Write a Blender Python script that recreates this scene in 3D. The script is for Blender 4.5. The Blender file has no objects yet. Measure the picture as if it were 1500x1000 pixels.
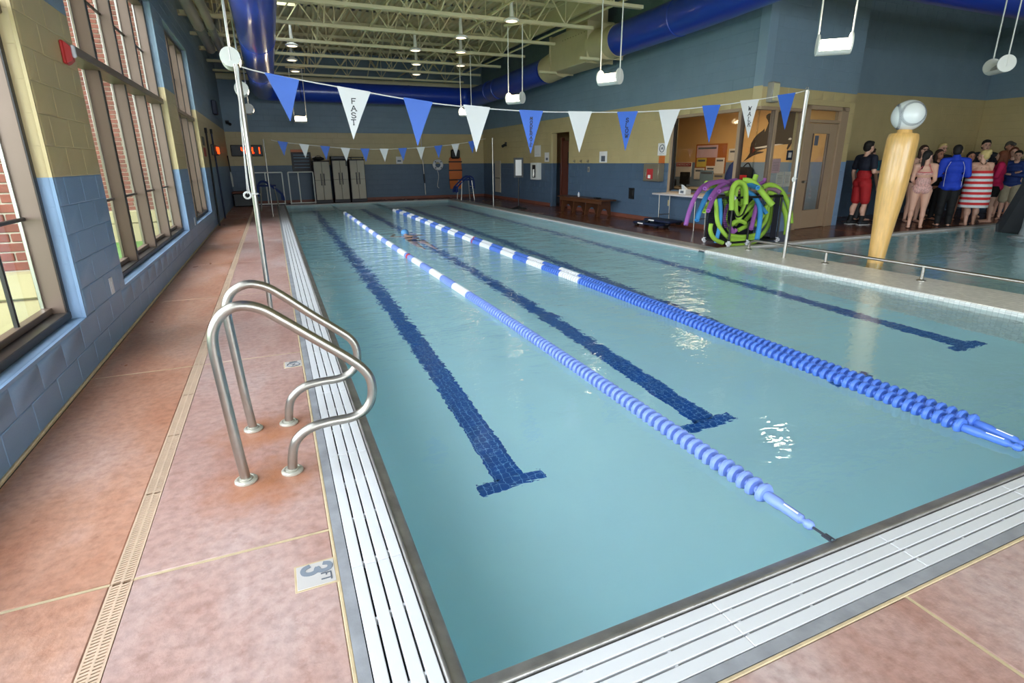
import bpy, bmesh, math, random
from mathutils import Vector, Matrix
random.seed(7)
SC = bpy.context.scene
COL = SC.collection
PI = math.pi

# ---------------------------------------------------------------- camera
F_PX, YAW, PITCH, ROLL = 785.877, 0.4005, 0.2906, -0.0092
CAM_LOC = Vector((-0.3596, -1.1842, 1.48))
_cy, _sy = math.cos(YAW), math.sin(YAW)
_fw = Vector((_sy*math.cos(PITCH), _cy*math.cos(PITCH), -math.sin(PITCH)))
_rt = Vector((_cy, -_sy, 0)); _up = _rt.cross(_fw)
_r = math.cos(ROLL)*_rt + math.sin(ROLL)*_up
_u = -math.sin(ROLL)*_rt + math.cos(ROLL)*_up
cam_d = bpy.data.cameras.new('camera')
cam_d.sensor_fit = 'HORIZONTAL'; cam_d.sensor_width = 36.0
cam_d.lens = 36.0*F_PX/1500.0
cam_d.shift_x = 5.345/1500.0
cam_d.shift_y = -28.95/1500.0
cam_d.clip_start = 0.05; cam_d.clip_end = 300
cam = bpy.data.objects.new('camera', cam_d); COL.objects.link(cam)
_m = Matrix((( _r.x, _u.x, -_fw.x, CAM_LOC.x), (_r.y, _u.y, -_fw.y, CAM_LOC.y), (_r.z, _u.z, -_fw.z, CAM_LOC.z), (0,0,0,1)))
cam.matrix_world = _m
SC.camera = cam

# ---------------------------------------------------------------- world, view
SKY_STRENGTH = 10.5
LAMP = 1.0
SC.view_settings.view_transform = 'Standard'
SC.view_settings.look = 'None'
SC.view_settings.gamma = 1.0
SC.view_settings.use_curve_mapping = False
SC.view_settings.exposure = 0.0
w = bpy.data.worlds.new('overcast_sky'); SC.world = w; w.use_nodes = True
nt = w.node_tree; nt.nodes.clear()
_o = nt.nodes.new('ShaderNodeOutputWorld'); _b = nt.nodes.new('ShaderNodeBackground')
_b.inputs[0].default_value = (0.86, 0.93, 1.0, 1); _b.inputs[1].default_value = SKY_STRENGTH
nt.links.new(_b.outputs[0], _o.inputs[0])
SC.cycles.sample_clamp_indirect = 40.0
SC.cycles.max_bounces = 24
SC.cycles.diffuse_bounces = 10
SC.cycles.glossy_bounces = 8
SC.cycles.transmission_bounces = 16
SC.cycles.transparent_max_bounces = 12
SC.cycles.use_denoising = True

def portal(name, loc, rot, sx, sy):
    l = bpy.data.lights.new(name, 'AREA'); l.shape = 'RECTANGLE'; l.size = sx; l.size_y = sy
    l.cycles.is_portal = True
    o = bpy.data.objects.new(name, l); o.location = loc; o.rotation_euler = rot; COL.objects.link(o); o['kind'] = 'helper'
    return o
# sky portals in the real window openings (they emit nothing themselves)
portal('window_portal', (-2.06, 1.2, 2.2), (0, -PI/2, 0), 3.6, 4.7)
portal('window_portal', (-2.06, 7.1, 2.2), (0, -PI/2, 0), 3.6, 4.6)
portal('window_portal', (-2.06, 12.0, 2.2), (0, -PI/2, 0), 3.6, 2.9)
portal('window_portal', (-2.06, -4.25, 2.2), (0, -PI/2, 0), 3.6, 4.7)
portal('window_portal', (4.0, -9.06, 2.3), (PI/2, 0, 0), 10.6, 4.0)

# ---------------------------------------------------------------- materials
def lin(h):
    h = h.lstrip('#'); v = [int(h[i:i+2], 16)/255 for i in (0, 2, 4)]
    return tuple((c/12.92 if c <= 0.04045 else ((c+0.055)/1.055)**2.4) for c in v) + (1,)
def _nodes(name):
    m = bpy.data.materials.new(name); m.use_nodes = True
    t = m.node_tree; t.nodes.clear()
    out = t.nodes.new('ShaderNodeOutputMaterial'); b = t.nodes.new('ShaderNodeBsdfPrincipled')
    t.links.new(b.outputs[0], out.inputs[0])
    return m, t, b, out
def _pos(t, scale=(1,1,1)):
    g = t.nodes.new('ShaderNodeNewGeometry'); mp = t.nodes.new('ShaderNodeMapping')
    mp.inputs['Scale'].default_value = scale
    t.links.new(g.outputs['Position'], mp.inputs[0]); return mp.outputs[0]
def _noise(t, vec, scale, detail=4, rough=.55):
    n = t.nodes.new('ShaderNodeTexNoise'); n.inputs['Scale'].default_value = scale
    n.inputs['Detail'].default_value = detail; n.inputs['Roughness'].default_value = rough
    t.links.new(vec, n.inputs['Vector']); return n.outputs[0]
def _ramp(t, fac, stops):
    r = t.nodes.new('ShaderNodeValToRGB'); e = r.color_ramp.elements
    while len(e) < len(stops): e.new(0.5)
    for i, (p, c) in enumerate(stops):
        e[i].position = p; e[i].color = c if len(c) == 4 else tuple(c)+(1,)
    t.links.new(fac, r.inputs[0]); return r.outputs[0]
def _bump(t, b, h, strength, dist=.01):
    bp = t.nodes.new('ShaderNodeBump'); bp.inputs['Strength'].default_value = strength
    bp.inputs['Distance'].default_value = dist
    t.links.new(h, bp.inputs['Height']); t.links.new(bp.outputs[0], b.inputs['Normal']); return bp
def mat(name, hexc, rough=.5, metal=0.0, var=0.06, vscale=3.0, bump=0.0, bscale=60, spec=.5, coat=0, stretch=(1,1,1)):
    m, t, b, _ = _nodes(name); c = lin(hexc)
    b.inputs['Roughness'].default_value = rough; b.inputs['Metallic'].default_value = metal
    b.inputs['Specular IOR Level'].default_value = spec; b.inputs['Coat Weight'].default_value = coat
    v = _pos(t, stretch)
    n = _noise(t, v, vscale)
    lo = tuple(max(0, x*(1-var)) for x in c[:3]); hi = tuple(min(1, x*(1+var)) for x in c[:3])
    t.links.new(_ramp(t, n, [(.3, lo), (.7, hi)]), b.inputs['Base Color'])
    if bump: _bump(t, b, _noise(t, v, bscale, 3), bump, .004)
    return m
def emit(name, hexc, strength):
    m, t, b, out = _nodes(name); t.nodes.remove(b)
    e = t.nodes.new('ShaderNodeEmission'); e.inputs[0].default_value = lin(hexc); e.inputs[1].default_value = strength
    t.links.new(e.outputs[0], out.inputs[0]); return m
def pane(name, tint=(0.93, 0.96, 0.95), refl=1.0):
    m, t, b, out = _nodes(name); t.nodes.remove(b)
    tr = t.nodes.new('ShaderNodeBsdfTransparent'); tr.inputs[0].default_value = tint+(1,)
    gl = t.nodes.new('ShaderNodeBsdfGlossy'); gl.inputs['Roughness'].default_value = 0.02
    fr = t.nodes.new('ShaderNodeLayerWeight'); fr.inputs[0].default_value = .5      # Schlick reflectance of a thin pane
    pw = t.nodes.new('ShaderNodeMath'); pw.operation = 'POWER'; pw.inputs[1].default_value = 5.0
    mu = t.nodes.new('ShaderNodeMath'); mu.operation = 'MULTIPLY_ADD'; mu.inputs[1].default_value = .9*refl; mu.inputs[2].default_value = .035*refl
    mx = t.nodes.new('ShaderNodeMixShader')
    t.links.new(fr.outputs['Facing'], pw.inputs[0]); t.links.new(pw.outputs[0], mu.inputs[0]); t.links.new(mu.outputs[0], mx.inputs[0])
    t.links.new(tr.outputs[0], mx.inputs[1]); t.links.new(gl.outputs[0], mx.inputs[2]); t.links.new(mx.outputs[0], out.inputs[0])
    return m

M = {}
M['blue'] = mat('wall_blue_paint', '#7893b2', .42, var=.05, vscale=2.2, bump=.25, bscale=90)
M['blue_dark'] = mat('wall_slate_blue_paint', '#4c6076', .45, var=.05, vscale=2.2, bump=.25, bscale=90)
M['cream'] = mat('wall_cream_paint', '#bca87a', .42, var=.05, vscale=2.2, bump=.25, bscale=90)
M['upblue'] = mat('wall_upper_blue_paint', '#7a8f9f', .5, var=.05, vscale=2.0, bump=.2, bscale=90)
M['office_orange'] = mat('office_tan_paint', '#deb47a', .6, var=.03)
M['office_blue'] = mat('office_blue_paint', '#7f93ab', .6, var=.03)
M['bronze'] = mat('bronze_anodised_frame', '#6e5c50', .38, .35, var=.04)
M['bronze_dark'] = mat('dark_bronze_gasket', '#2c2826', .4, .2, var=.04)
M['taupe'] = mat('taupe_painted_steel', '#a3896f', .45, 0, var=.03)
M['pane'] = pane('window_glass')
M['pane2'] = pane('office_glass', (0.9, 0.9, 0.88), 1.0)
M['steel'] = mat('brushed_steel', '#aba69e', .34, 1.0, var=.05, vscale=18, bump=.05, bscale=200)
M['dullsteel'] = mat('weathered_steel_gutter', '#a19d9a', .42, .75, var=.2, vscale=9, bump=.15, bscale=120, stretch=(1,1,1))
M['white_plastic'] = mat('white_plastic', '#d2d2d6', .4, var=.02)
M['white_metal'] = mat('white_enamel', '#e9e8e3', .35, var=.02)
M['grate_base'] = mat('gutter_channel_dark', '#0b0b0b', .7)
M['grey_conc'] = mat('grey_concrete_coping', '#8f9096', .55, var=.22, vscale=7, bump=.4, bscale=40)
M['caulk'] = mat('yellow_joint_caulk', '#c2ad8c', .6, var=.1, vscale=20, bump=.3)
M['drain'] = mat('beige_drain_plastic', '#c9ad96', .5, var=.08, vscale=8)
M['tile_white'] = mat('depth_marker_tile', '#bfb9b7', .4, var=.03, vscale=10)
M['ink2'] = mat('grey_print', '#7a818d', .6, var=.02)
M['ink'] = mat('dark_grey_print', '#5d626d', .5, var=.02)
M['black'] = mat('black_plastic', '#141416', .45, var=.05)
M['navy'] = mat('navy_plastic', '#1b2542', .5, var=.05)
M['ceil_paint'] = mat('cream_painted_steel', '#d6cda4', .5, var=.04)
M['deckpaint'] = mat('cream_roof_deck', '#c9c19a', .5, var=.05)
M['beige_duct'] = mat('beige_sheet_metal', '#c4b48e', .5, .0, var=.05)
M['blue_duct'] = mat('glossy_blue_fabric_duct', '#1c3fae', .3, 0, var=.05, coat=.35)
M['grey_pipe'] = mat('grey_painted_pipe', '#8f8a80', .4, 0, var=.05)
M['wood'] = mat('varnished_bench_wood', '#57331c', .4, var=.2, vscale=6, stretch=(6, 1, 6))
M['doorwood'] = mat('dark_door_wood', '#5a2b1c', .4, var=.15, vscale=5, stretch=(6, 6, 1))
M['batwood'] = mat('bat_painted_wood', '#dcae68', .3, var=.14, vscale=7, stretch=(5, 5, .6), coat=.3)
M['ball'] = mat('ball_white_gelcoat', '#e4e8e8', .25, var=.02, coat=.3)
M['brownbase'] = mat('brown_rubber_base', '#8a6a58', .6, var=.1)
M['brownred'] = mat('terracotta_base_tile', '#7a4636', .5, var=.12)
M['red'] = mat('red_enamel', '#b3221f', .35, var=.03)
M['redsign'] = mat('red_print', '#b02a2c', .5, var=.03)
M['pennant_blue'] = mat('pennant_blue_vinyl', '#3766c4', .5, var=.04)
M['pennant_white'] = mat('pennant_white_vinyl', '#d4d4d4', .5, var=.02)
M['cord_white'] = mat('white_cord', '#d6d4d0', .6, var=.03)
M['rope_blue'] = mat('lane_disc_blue', '#8199e0', .38, var=.08, vscale=12)
M['rope_blue2'] = mat('lane_disc_deep_blue', '#5078d2', .38, var=.08, vscale=12)
M['rope_white'] = mat('lane_disc_white', '#eeeef2', .4, var=.03)
M['rope_red'] = mat('lane_disc_red', '#c03a4a', .4)
M['cable'] = mat('steel_cable', '#5e6270', .4, .7)
M['noodle_g'] = mat('lime_foam', '#9cc444', .7, var=.06, bump=.2, bscale=150)
M['noodle_p'] = mat('purple_foam', '#94559f', .7, var=.06, bump=.2, bscale=150)
M['noodle_b'] = mat('blue_foam', '#3a8cc8', .7, var=.06, bump=.2, bscale=150)
M['noodle_m'] = mat('mauve_foam', '#8a6a7c', .7, var=.06, bump=.2, bscale=150)
M['mesh_black'] = mat('black_netting', '#1a1a26', .8, var=.1)
M['locker'] = mat('beige_resin_locker', '#b3a896', .5, var=.04)
M['lockerdark'] = mat('dark_locker_trim', '#28222a', .5, var=.04)
M['orange'] = mat('orange_plastic', '#c8692b', .45, var=.05)
M['cap_blue'] = mat('swim_cap_blue', '#5b98d2', .4)
M['paper'] = mat('white_paper', '#e3dedb', .7, var=.03)
M['pink_paper'] = mat('pink_paper', '#dcb9c2', .7, var=.03)
M['yellow_paper'] = mat('yellow_paper', '#d9c25c', .7, var=.03)
M['blue_paper'] = mat('blue_grey_paper', '#7d98ae', .7, var=.06)
M['cork'] = mat('cork_board', '#b0642f', .8, var=.15, vscale=30)
M['whale'] = mat('dark_mural_paint', '#3d302c', .6, var=.06)
M['tabletop'] = mat('pale_folding_table', '#d9d0cf', .45, var=.03)
M['slide'] = mat('charcoal_slide_gelcoat', '#33363a', .35, var=.1, vscale=2)
M['palecol'] = mat('pale_water_feature', '#8d979b', .35, var=.06)
M['steelbox'] = mat('stainless_cabinet', '#9d917c', .35, .6, var=.06)
M['brick'] = mat('red_brick', '#703a2a', .85, var=.35, vscale=4.5, bump=.6, bscale=45)
M['mortar'] = mat('pale_mortar', '#b3a894', .9, var=.06, bump=.4)
M['stone'] = mat('cream_cast_stone', '#a4976f', .8, var=.06, bump=.3)
M['grass'] = mat('mown_grass', '#4d7428', .9, var=.35, vscale=9)
M['siding'] = mat('pale_siding', '#b9b6aa', .7, var=.05)
M['lamp_glow'] = emit('metal_halide_glow', '#ffe6bd', 30.0)
M['lamp_glow_strong'] = emit('metal_halide_glow_strong', '#fff0d6', 75.0)
M['lamp_glow2'] = emit('highbay_lens_glow', '#ffe7b8', 3.0)
M['led'] = emit('red_led', '#ff2410', 2.0)
M['led_hot'] = emit('red_led_segment', '#ff4a18', 2.6)
M['skin'] = mat('skin_fair', '#d6a58e', .5, var=.06, vscale=6)
M['skin2'] = mat('skin_tan', '#b98068', .5, var=.06, vscale=6)
M['lip'] = mat('lip', '#8d4a44', .5)
M['eye'] = mat('eye_dark', '#1c1512', .3)
for k, h in dict(hair_black='#17110f', hair_brown='#3a241a', hair_auburn='#6e3a22', hair_blond='#cdb477', cloth_navy='#15182a', cloth_red='#a8161c', cloth_black='#101012', cloth_blue='#1a3fbf', cloth_blue2='#17306f', cloth_pink='#d21f5c', cloth_turq='#3fa3b4', cloth_grey='#4a4a4c', cloth_cap='#5c5650', shoe_dark='#1b1d22', sole='#d8d8d8', cloth_charc='#23252e', khaki='#a2967c', trim_white='#dcdcdc').items():
    M[k] = mat(k, h, .75, var=.08, vscale=14)

def deck_material(name, c1, c2, c3, r0, r1, stains=()):
    m, t, b, _ = _nodes(name)
    v = _pos(t); big = _noise(t, _pos(t, (1.0, .55, 1)), 1.6, 5, .6)
    col = _ramp(t, big, [(.30, lin(c1)), (.52, lin(c2)), (.72, lin(c3))])
    vo = t.nodes.new('ShaderNodeTexNoise'); vo.inputs['Scale'].default_value = 26; vo.inputs['Detail'].default_value = 6
    t.links.new(v, vo.inputs['Vector'])
    mx = t.nodes.new('ShaderNodeMixRGB'); mx.blend_type = 'OVERLAY'; mx.inputs[0].default_value = .35
    sp = _ramp(t, vo.outputs[0], [(.35, (.33,.3,.3)), (.6, (.62,.6,.6))])
    t.links.new(col, mx.inputs[1]); t.links.new(sp, mx.inputs[2])
    # stamped blotches
    bl = _ramp(t, _noise(t, _pos(t, (1, 1.2, 1)), 17, 9, .68), [(.34, (.70,.60,.56)), (.50, (1,1,1))])
    m2 = t.nodes.new('ShaderNodeMixRGB'); m2.blend_type = 'MULTIPLY'; m2.inputs[0].default_value = .55
    t.links.new(mx.outputs[0], m2.inputs[1]); t.links.new(bl, m2.inputs[2]); last = m2.outputs[0]
    for sx_, sy_ in stains:      # rust stains round bolted feet
        g = t.nodes.new('ShaderNodeNewGeometry'); d_ = t.nodes.new('ShaderNodeVectorMath'); d_.operation = 'DISTANCE'; d_.inputs[1].default_value = (sx_, sy_, 0)
        t.links.new(g.outputs['Position'], d_.inputs[0])
        a_ = t.nodes.new('ShaderNodeMath'); a_.operation = 'MULTIPLY_ADD'; a_.inputs[1].default_value = .35
        t.links.new(_noise(t, v, 9, 4), a_.inputs[0]); t.links.new(d_.outputs['Value'], a_.inputs[2])
        f_ = t.nodes.new('ShaderNodeMapRange'); f_.inputs[1].default_value = .22; f_.inputs[2].default_value = .45; f_.inputs[3].default_value = .55; f_.inputs[4].default_value = 0
        t.links.new(a_.outputs[0], f_.inputs[0])
        m3 = t.nodes.new('ShaderNodeMixRGB'); m3.inputs[2].default_value = lin('#a8673c'); t.links.new(f_.outputs[0], m3.inputs[0]); t.links.new(last, m3.inputs[1]); last = m3.outputs[0]
    t.links.new(last, b.inputs['Base Color'])
    rr = t.nodes.new('ShaderNodeMapRange'); rr.inputs[1].default_value = .3; rr.inputs[2].default_value = .7
    rr.inputs[3].default_value = r0; rr.inputs[4].default_value = r1
    t.links.new(_noise(t, _pos(t, (1, .5, 1)), 2.3, 4), rr.inputs[0]); t.links.new(rr.outputs[0], b.inputs['Roughness'])
    _bump(t, b, _noise(t, v, 34, 6, .65), .35, .006)
    return m
M['deck'] = deck_material('stamped_terracotta_concrete', '#aa7055', '#b98a74', '#c3a196', .26, .5)
M['deck2'] = deck_material('pale_stamped_concrete', '#a3786c', '#b3928a', '#bba6a3', .3, .52, ((-.63, 1.36), (-.46, 1.38), (-.62, 1.93), (-.46, 1.95)))
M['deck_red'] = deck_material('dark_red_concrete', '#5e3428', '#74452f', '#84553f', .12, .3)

def water_material(name, tint, fine, calm_y):
    m, t, b, out = _nodes(name); t.nodes.remove(b)
    g = t.nodes.new('ShaderNodeBsdfGlass'); g.inputs['IOR'].default_value = 1.33; g.inputs['Roughness'].default_value = 0.0
    g.inputs['Color'].default_value = tint+(1,)
    geo = t.nodes.new('ShaderNodeNewGeometry'); sx = t.nodes.new('ShaderNodeSeparateXYZ'); t.links.new(geo.outputs['Position'], sx.inputs[0])
    mr = t.nodes.new('ShaderNodeMapRange'); mr.inputs[1].default_value = calm_y[0]; mr.inputs[2].default_value = calm_y[1]
    mr.inputs[3].default_value = fine*.12; mr.inputs[4].default_value = fine
    t.links.new(sx.outputs['Y'], mr.inputs[0])
    n1 = _noise(t, _pos(t, (1.0, 1.5, 1)), 2.5, 2, .45)
    n2 = _noise(t, _pos(t, (1.6, 2.6, 1)), 8.0, 2, .5)
    ad = t.nodes.new('ShaderNodeMath'); ad.operation = 'MULTIPLY_ADD'; ad.inputs[1].default_value = .3
    t.links.new(n2, ad.inputs[0]); t.links.new(n1, ad.inputs[2])
    bp = t.nodes.new('ShaderNodeBump'); bp.inputs['Distance'].default_value = .05
    t.links.new(mr.outputs[0], bp.inputs['Strength']); t.links.new(ad.outputs[0], bp.inputs['Height'])
    t.links.new(bp.outputs[0], g.inputs['Normal']); t.links.new(g.outputs[0], out.inputs[0])
    return m
M['water'] = water_material('pool_water', (.95, 1.0, 1.0), .9, (1.5, 8.5))
M['water2'] = water_material('warm_pool_water', (.965, .995, .99), .3, (-3, 0))
def mosaic(name, hexc, grout, size, rough=.35, side=False):
    m, t, b, _ = _nodes(name)
    br = t.nodes.new('ShaderNodeTexBrick'); br.offset = 0; br.inputs['Scale'].default_value = 1
    br.inputs['Brick Width'].default_value = size; br.inputs['Row Height'].default_value = size
    br.inputs['Mortar Size'].default_value = size*.05; br.inputs['Mortar Smooth'].default_value = .2
    c = lin(hexc)
    br.inputs['Color1'].default_value = c; br.inputs['Color2'].default_value = tuple(x*.82 for x in c[:3])+(1,); br.inputs['Mortar'].default_value = lin(grout)
    v = _pos(t)
    if side:
        sp = t.nodes.new('ShaderNodeSeparateXYZ'); cb_ = t.nodes.new('ShaderNodeCombineXYZ'); t.links.new(v, sp.inputs[0])
        t.links.new(sp.outputs['Y'], cb_.inputs['X']); t.links.new(sp.outputs['Z'], cb_.inputs['Y']); v = cb_.outputs[0]
    t.links.new(v, br.inputs['Vector']); t.links.new(br.outputs[0], b.inputs['Base Color'])
    b.inputs['Roughness'].default_value = rough
    return m
M['plaster'] = mat('aqua_pool_plaster', '#cdf3ff', .7, var=.03, vscale=1.2)
M['plaster_wall'] = mat('aqua_pool_wall', '#b6e8ee', .7, var=.03, vscale=1.2)
M['lane_tile'] = mosaic('cobalt_mosaic_tile', '#1c5cb4', '#7fb0e4', .05)
M['bulk_tile'] = mosaic('white_mosaic_tile', '#f3eee6', '#cfc9c0', .05)
M['bulk_side'] = mosaic('white_mosaic_side', '#e6e6e0', '#bdbdb8', .05, .35, True)
M['escutcheon'] = mat('chromed_escutcheon', '#c8c4b8', .35, .5, var=.12, vscale=20)
# ---------------------------------------------------------------- mesh helpers
class MB:
    def __init__(s): s.v = []; s.f = []
    def add(s, vs, fs):
        b = len(s.v); s.v.extend(tuple(p) for p in vs); s.f.extend(tuple(b+i for i in f) for f in fs); return s
    def box(s, x0, x1, y0, y1, z0, z1):
        return s.add([(x0,y0,z0),(x1,y0,z0),(x1,y1,z0),(x0,y1,z0),(x0,y0,z1),(x1,y0,z1),(x1,y1,z1),(x0,y1,z1)],
                     [(0,3,2,1),(4,5,6,7),(0,1,5,4),(1,2,6,5),(2,3,7,6),(3,0,4,7)])
    def bbox(s, x0, x1, y0, y1, z0, z1, c=.01):
        # box with chamfered edges
        c = min(c, (x1-x0)*.45, (y1-y0)*.45, (z1-z0)*.45)
        bm = bmesh.new(); bmesh.ops.create_cube(bm, size=1)
        for q in bm.verts: q.co = Vector((x0+(q.co.x+.5)*(x1-x0), y0+(q.co.y+.5)*(y1-y0), z0+(q.co.z+.5)*(z1-z0)))
        bmesh.ops.bevel(bm, geom=list(bm.edges), offset=c, segments=1, affect='EDGES')
        bm.verts.index_update(); s.add([q.co[:] for q in bm.verts], [[q.index for q in f.verts] for f in bm.faces]); bm.free(); return s
    def bar(s, p0, p1, wd, ht, up=(0,0,1)):
        p0 = Vector(p0); p1 = Vector(p1); d = (p1-p0).normalized(); up = Vector(up)
        a = d.cross(up)
        if a.length < 1e-5: a = d.cross(Vector((1,0,0)))
        a.normalize(); u = a.cross(d)
        vs = []
        for p in (p0, p1):
            for i, j in ((-1,-1),(1,-1),(1,1),(-1,1)): vs.append(p+a*(i*wd/2)+u*(j*ht/2))
        return s.add(vs, [(3,2,1,0),(4,5,6,7),(0,1,5,4),(1,2,6,5),(2,3,7,6),(3,0,4,7)])
    def tube(s, path, r, n=10, caps=True, closed=False, flat=None):
        P = [Vector(p) for p in path]; k = len(P)
        rs = r if isinstance(r, (list, tuple)) else [r]*k
        ts = []
        for i in range(k):
            if closed: t = P[(i+1) % k]-P[i-1]
            else: t = P[min(i+1, k-1)]-P[max(i-1, 0)]
            ts.append(t.normalized())
        a = Vector((0,0,1)) if abs(ts[0].z) < .9 else Vector((1,0,0))
        u = (a-ts[0]*a.dot(ts[0])).normalized()
        vs = []; fs = []
        for i in range(k):
            if i: u = (u-ts[i]*u.dot(ts[i])).normalized()
            w_ = ts[i].cross(u)
            for j in range(n):
                g = 2*PI*j/n; vs.append(P[i]+(u*math.cos(g)+w_*math.sin(g))*rs[i])
        for i in range(k if closed else k-1):
            i2 = (i+1) % k
            for j in range(n): fs.append((i*n+j, i*n+(j+1)%n, i2*n+(j+1)%n, i2*n+j))
        if caps and not closed: fs.append(tuple(range(n-1,-1,-1))); fs.append(tuple((k-1)*n+j for j in range(n)))
        return s.add(vs, fs)
    def cyl(s, p0, p1, r0, r1=None, n=16): return s.tube([p0, p1], [r0, r0 if r1 is None else r1], n)
    def lathe(s, prof, c=(0,0,0), n=24, axis='z'):
        vs = []; fs = []; k = len(prof)
        for r, h in prof:
            for j in range(n):
                g = 2*PI*j/n; x, y = r*math.cos(g), r*math.sin(g)
                p = (x, y, h) if axis == 'z' else ((x, h, -y) if axis == 'y' else (h, x, y))
                vs.append((c[0]+p[0], c[1]+p[1], c[2]+p[2]))
        for i in range(k-1):
            for j in range(n): fs.append((i*n+j, i*n+(j+1)%n, (i+1)*n+(j+1)%n, (i+1)*n+j))
        if prof[0][0] > 1e-6: fs.append(tuple(range(n-1,-1,-1)))
        if prof[-1][0] > 1e-6: fs.append(tuple((k-1)*n+j for j in range(n)))
        return s.add(vs, fs)
    def ell(s, c, r, nu=14, nv=9, rot=None):
        if not isinstance(r, (list, tuple)): r = (r, r, r)
        c = Vector(c); vs = [Vector((0,0,-r[2]))]; fs = []
        for i in range(1, nv):
            a = -PI/2+PI*i/nv
            for j in range(nu):
                g = 2*PI*j/nu; vs.append(Vector((r[0]*math.cos(a)*math.cos(g), r[1]*math.cos(a)*math.sin(g), r[2]*math.sin(a))))
        vs.append(Vector((0,0,r[2]))); L = len(vs)-1
        for j in range(nu): fs.append((0, 1+(j+1)%nu, 1+j)); fs.append((L, L-nu+j, L-nu+(j+1)%nu))
        for i in range(nv-2):
            for j in range(nu): fs.append((1+i*nu+j, 1+i*nu+(j+1)%nu, 1+(i+1)*nu+(j+1)%nu, 1+(i+1)*nu+j))
        if rot is not None: vs = [rot @ p for p in vs]
        return s.add([p+c for p in vs], fs)
    def caps(s, p0, p1, r0, r1, n=12):
        # tapered capsule
        p0 = Vector(p0); p1 = Vector(p1); d = p1-p0; L = d.length; d.normalize()
        path = []; rs = []
        for a in (-85, -55, -25): path.append(p0+d*(r0*math.sin(math.radians(a)))); rs.append(r0*math.cos(math.radians(a)))
        path += [p0, p1]; rs += [r0, r1]
        for a in (25, 55, 85): path.append(p1+d*(r1*math.sin(math.radians(a)))); rs.append(r1*math.cos(math.radians(a)))
        return s.tube(path, rs, n)
    def prism(s, poly, fn, h0, h1):
        k = len(poly); vs = [fn(u, v, h0) for u, v in poly]+[fn(u, v, h1) for u, v in poly]
        fs = [tuple(range(k-1,-1,-1)), tuple(range(k, 2*k))]+[(i, (i+1)%k, k+(i+1)%k, k+i) for i in range(k)]
        return s.add(vs, fs)
    def mesh(s, name, smooth=True, angle=.7):
        me = bpy.data.meshes.new(name); me.from_pydata(s.v, [], s.f)
        bm = bmesh.new(); bm.from_mesh(me); bmesh.ops.recalc_face_normals(bm, faces=bm.faces); bm.to_mesh(me); bm.free()
        if smooth:
            me.polygons.foreach_set('use_smooth', [True]*len(me.polygons)); me.set_sharp_from_angle(angle=angle)
        me.update(); return me
    def build(s, name, m, parent=None, smooth=True, angle=.7, local=False, raw=False):
        # verts are world coordinates unless local; children are stored relative to their parent's base
        if parent is not None and not local:
            off = wloc(parent); s.v = [(x-off.x, y-off.y, z-off.z) for x, y, z in s.v]
        me = s.mesh(name, smooth, angle); me.materials.append(M[m] if isinstance(m, str) else m)
        return link(name, me, parent)
def wloc(o):
    p = Vector((0,0,0))
    while o is not None: p = p+o.location; o = o.parent
    return p
def link(name, me, parent=None, loc=None):
    o = bpy.data.objects.new(name, me); COL.objects.link(o)
    if parent is not None: o.parent = parent
    if loc is not None: o.location = loc
    return o
def tag(o, label=None, cat=None, group=None, kind=None):
    if label: o['label'] = label
    if cat: o['category'] = cat
    if group: o['group'] = group
    if kind: o['kind'] = kind
    return o
def thing(name, label, cat, loc=(0,0,0), rz=0.0, group=None):
    o = bpy.data.objects.new(name, None); COL.objects.link(o); o.location = loc; o.rotation_euler = (0,0,rz)
    o.empty_display_size = .1
    return tag(o, label, cat, group)
def struct(o, label=None, cat=None): return tag(o, label, cat, None, 'structure')
def stuff(o): o['kind'] = 'stuff'; return o
def smooth_path(pts, n=5):
    P = [Vector(p) for p in pts]; out = []
    for i in range(len(P)-1):
        p0 = P[max(i-1,0)]; p1 = P[i]; p2 = P[i+1]; p3 = P[min(i+2, len(P)-1)]
        for k in range(n):
            t = k/n
            out.append(.5*((2*p1)+(-p0+p2)*t+(2*p0-5*p1+4*p2-p3)*t*t+(-p0+3*p1-3*p2+p3)*t**3))
    out.append(P[-1]); return out

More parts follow.
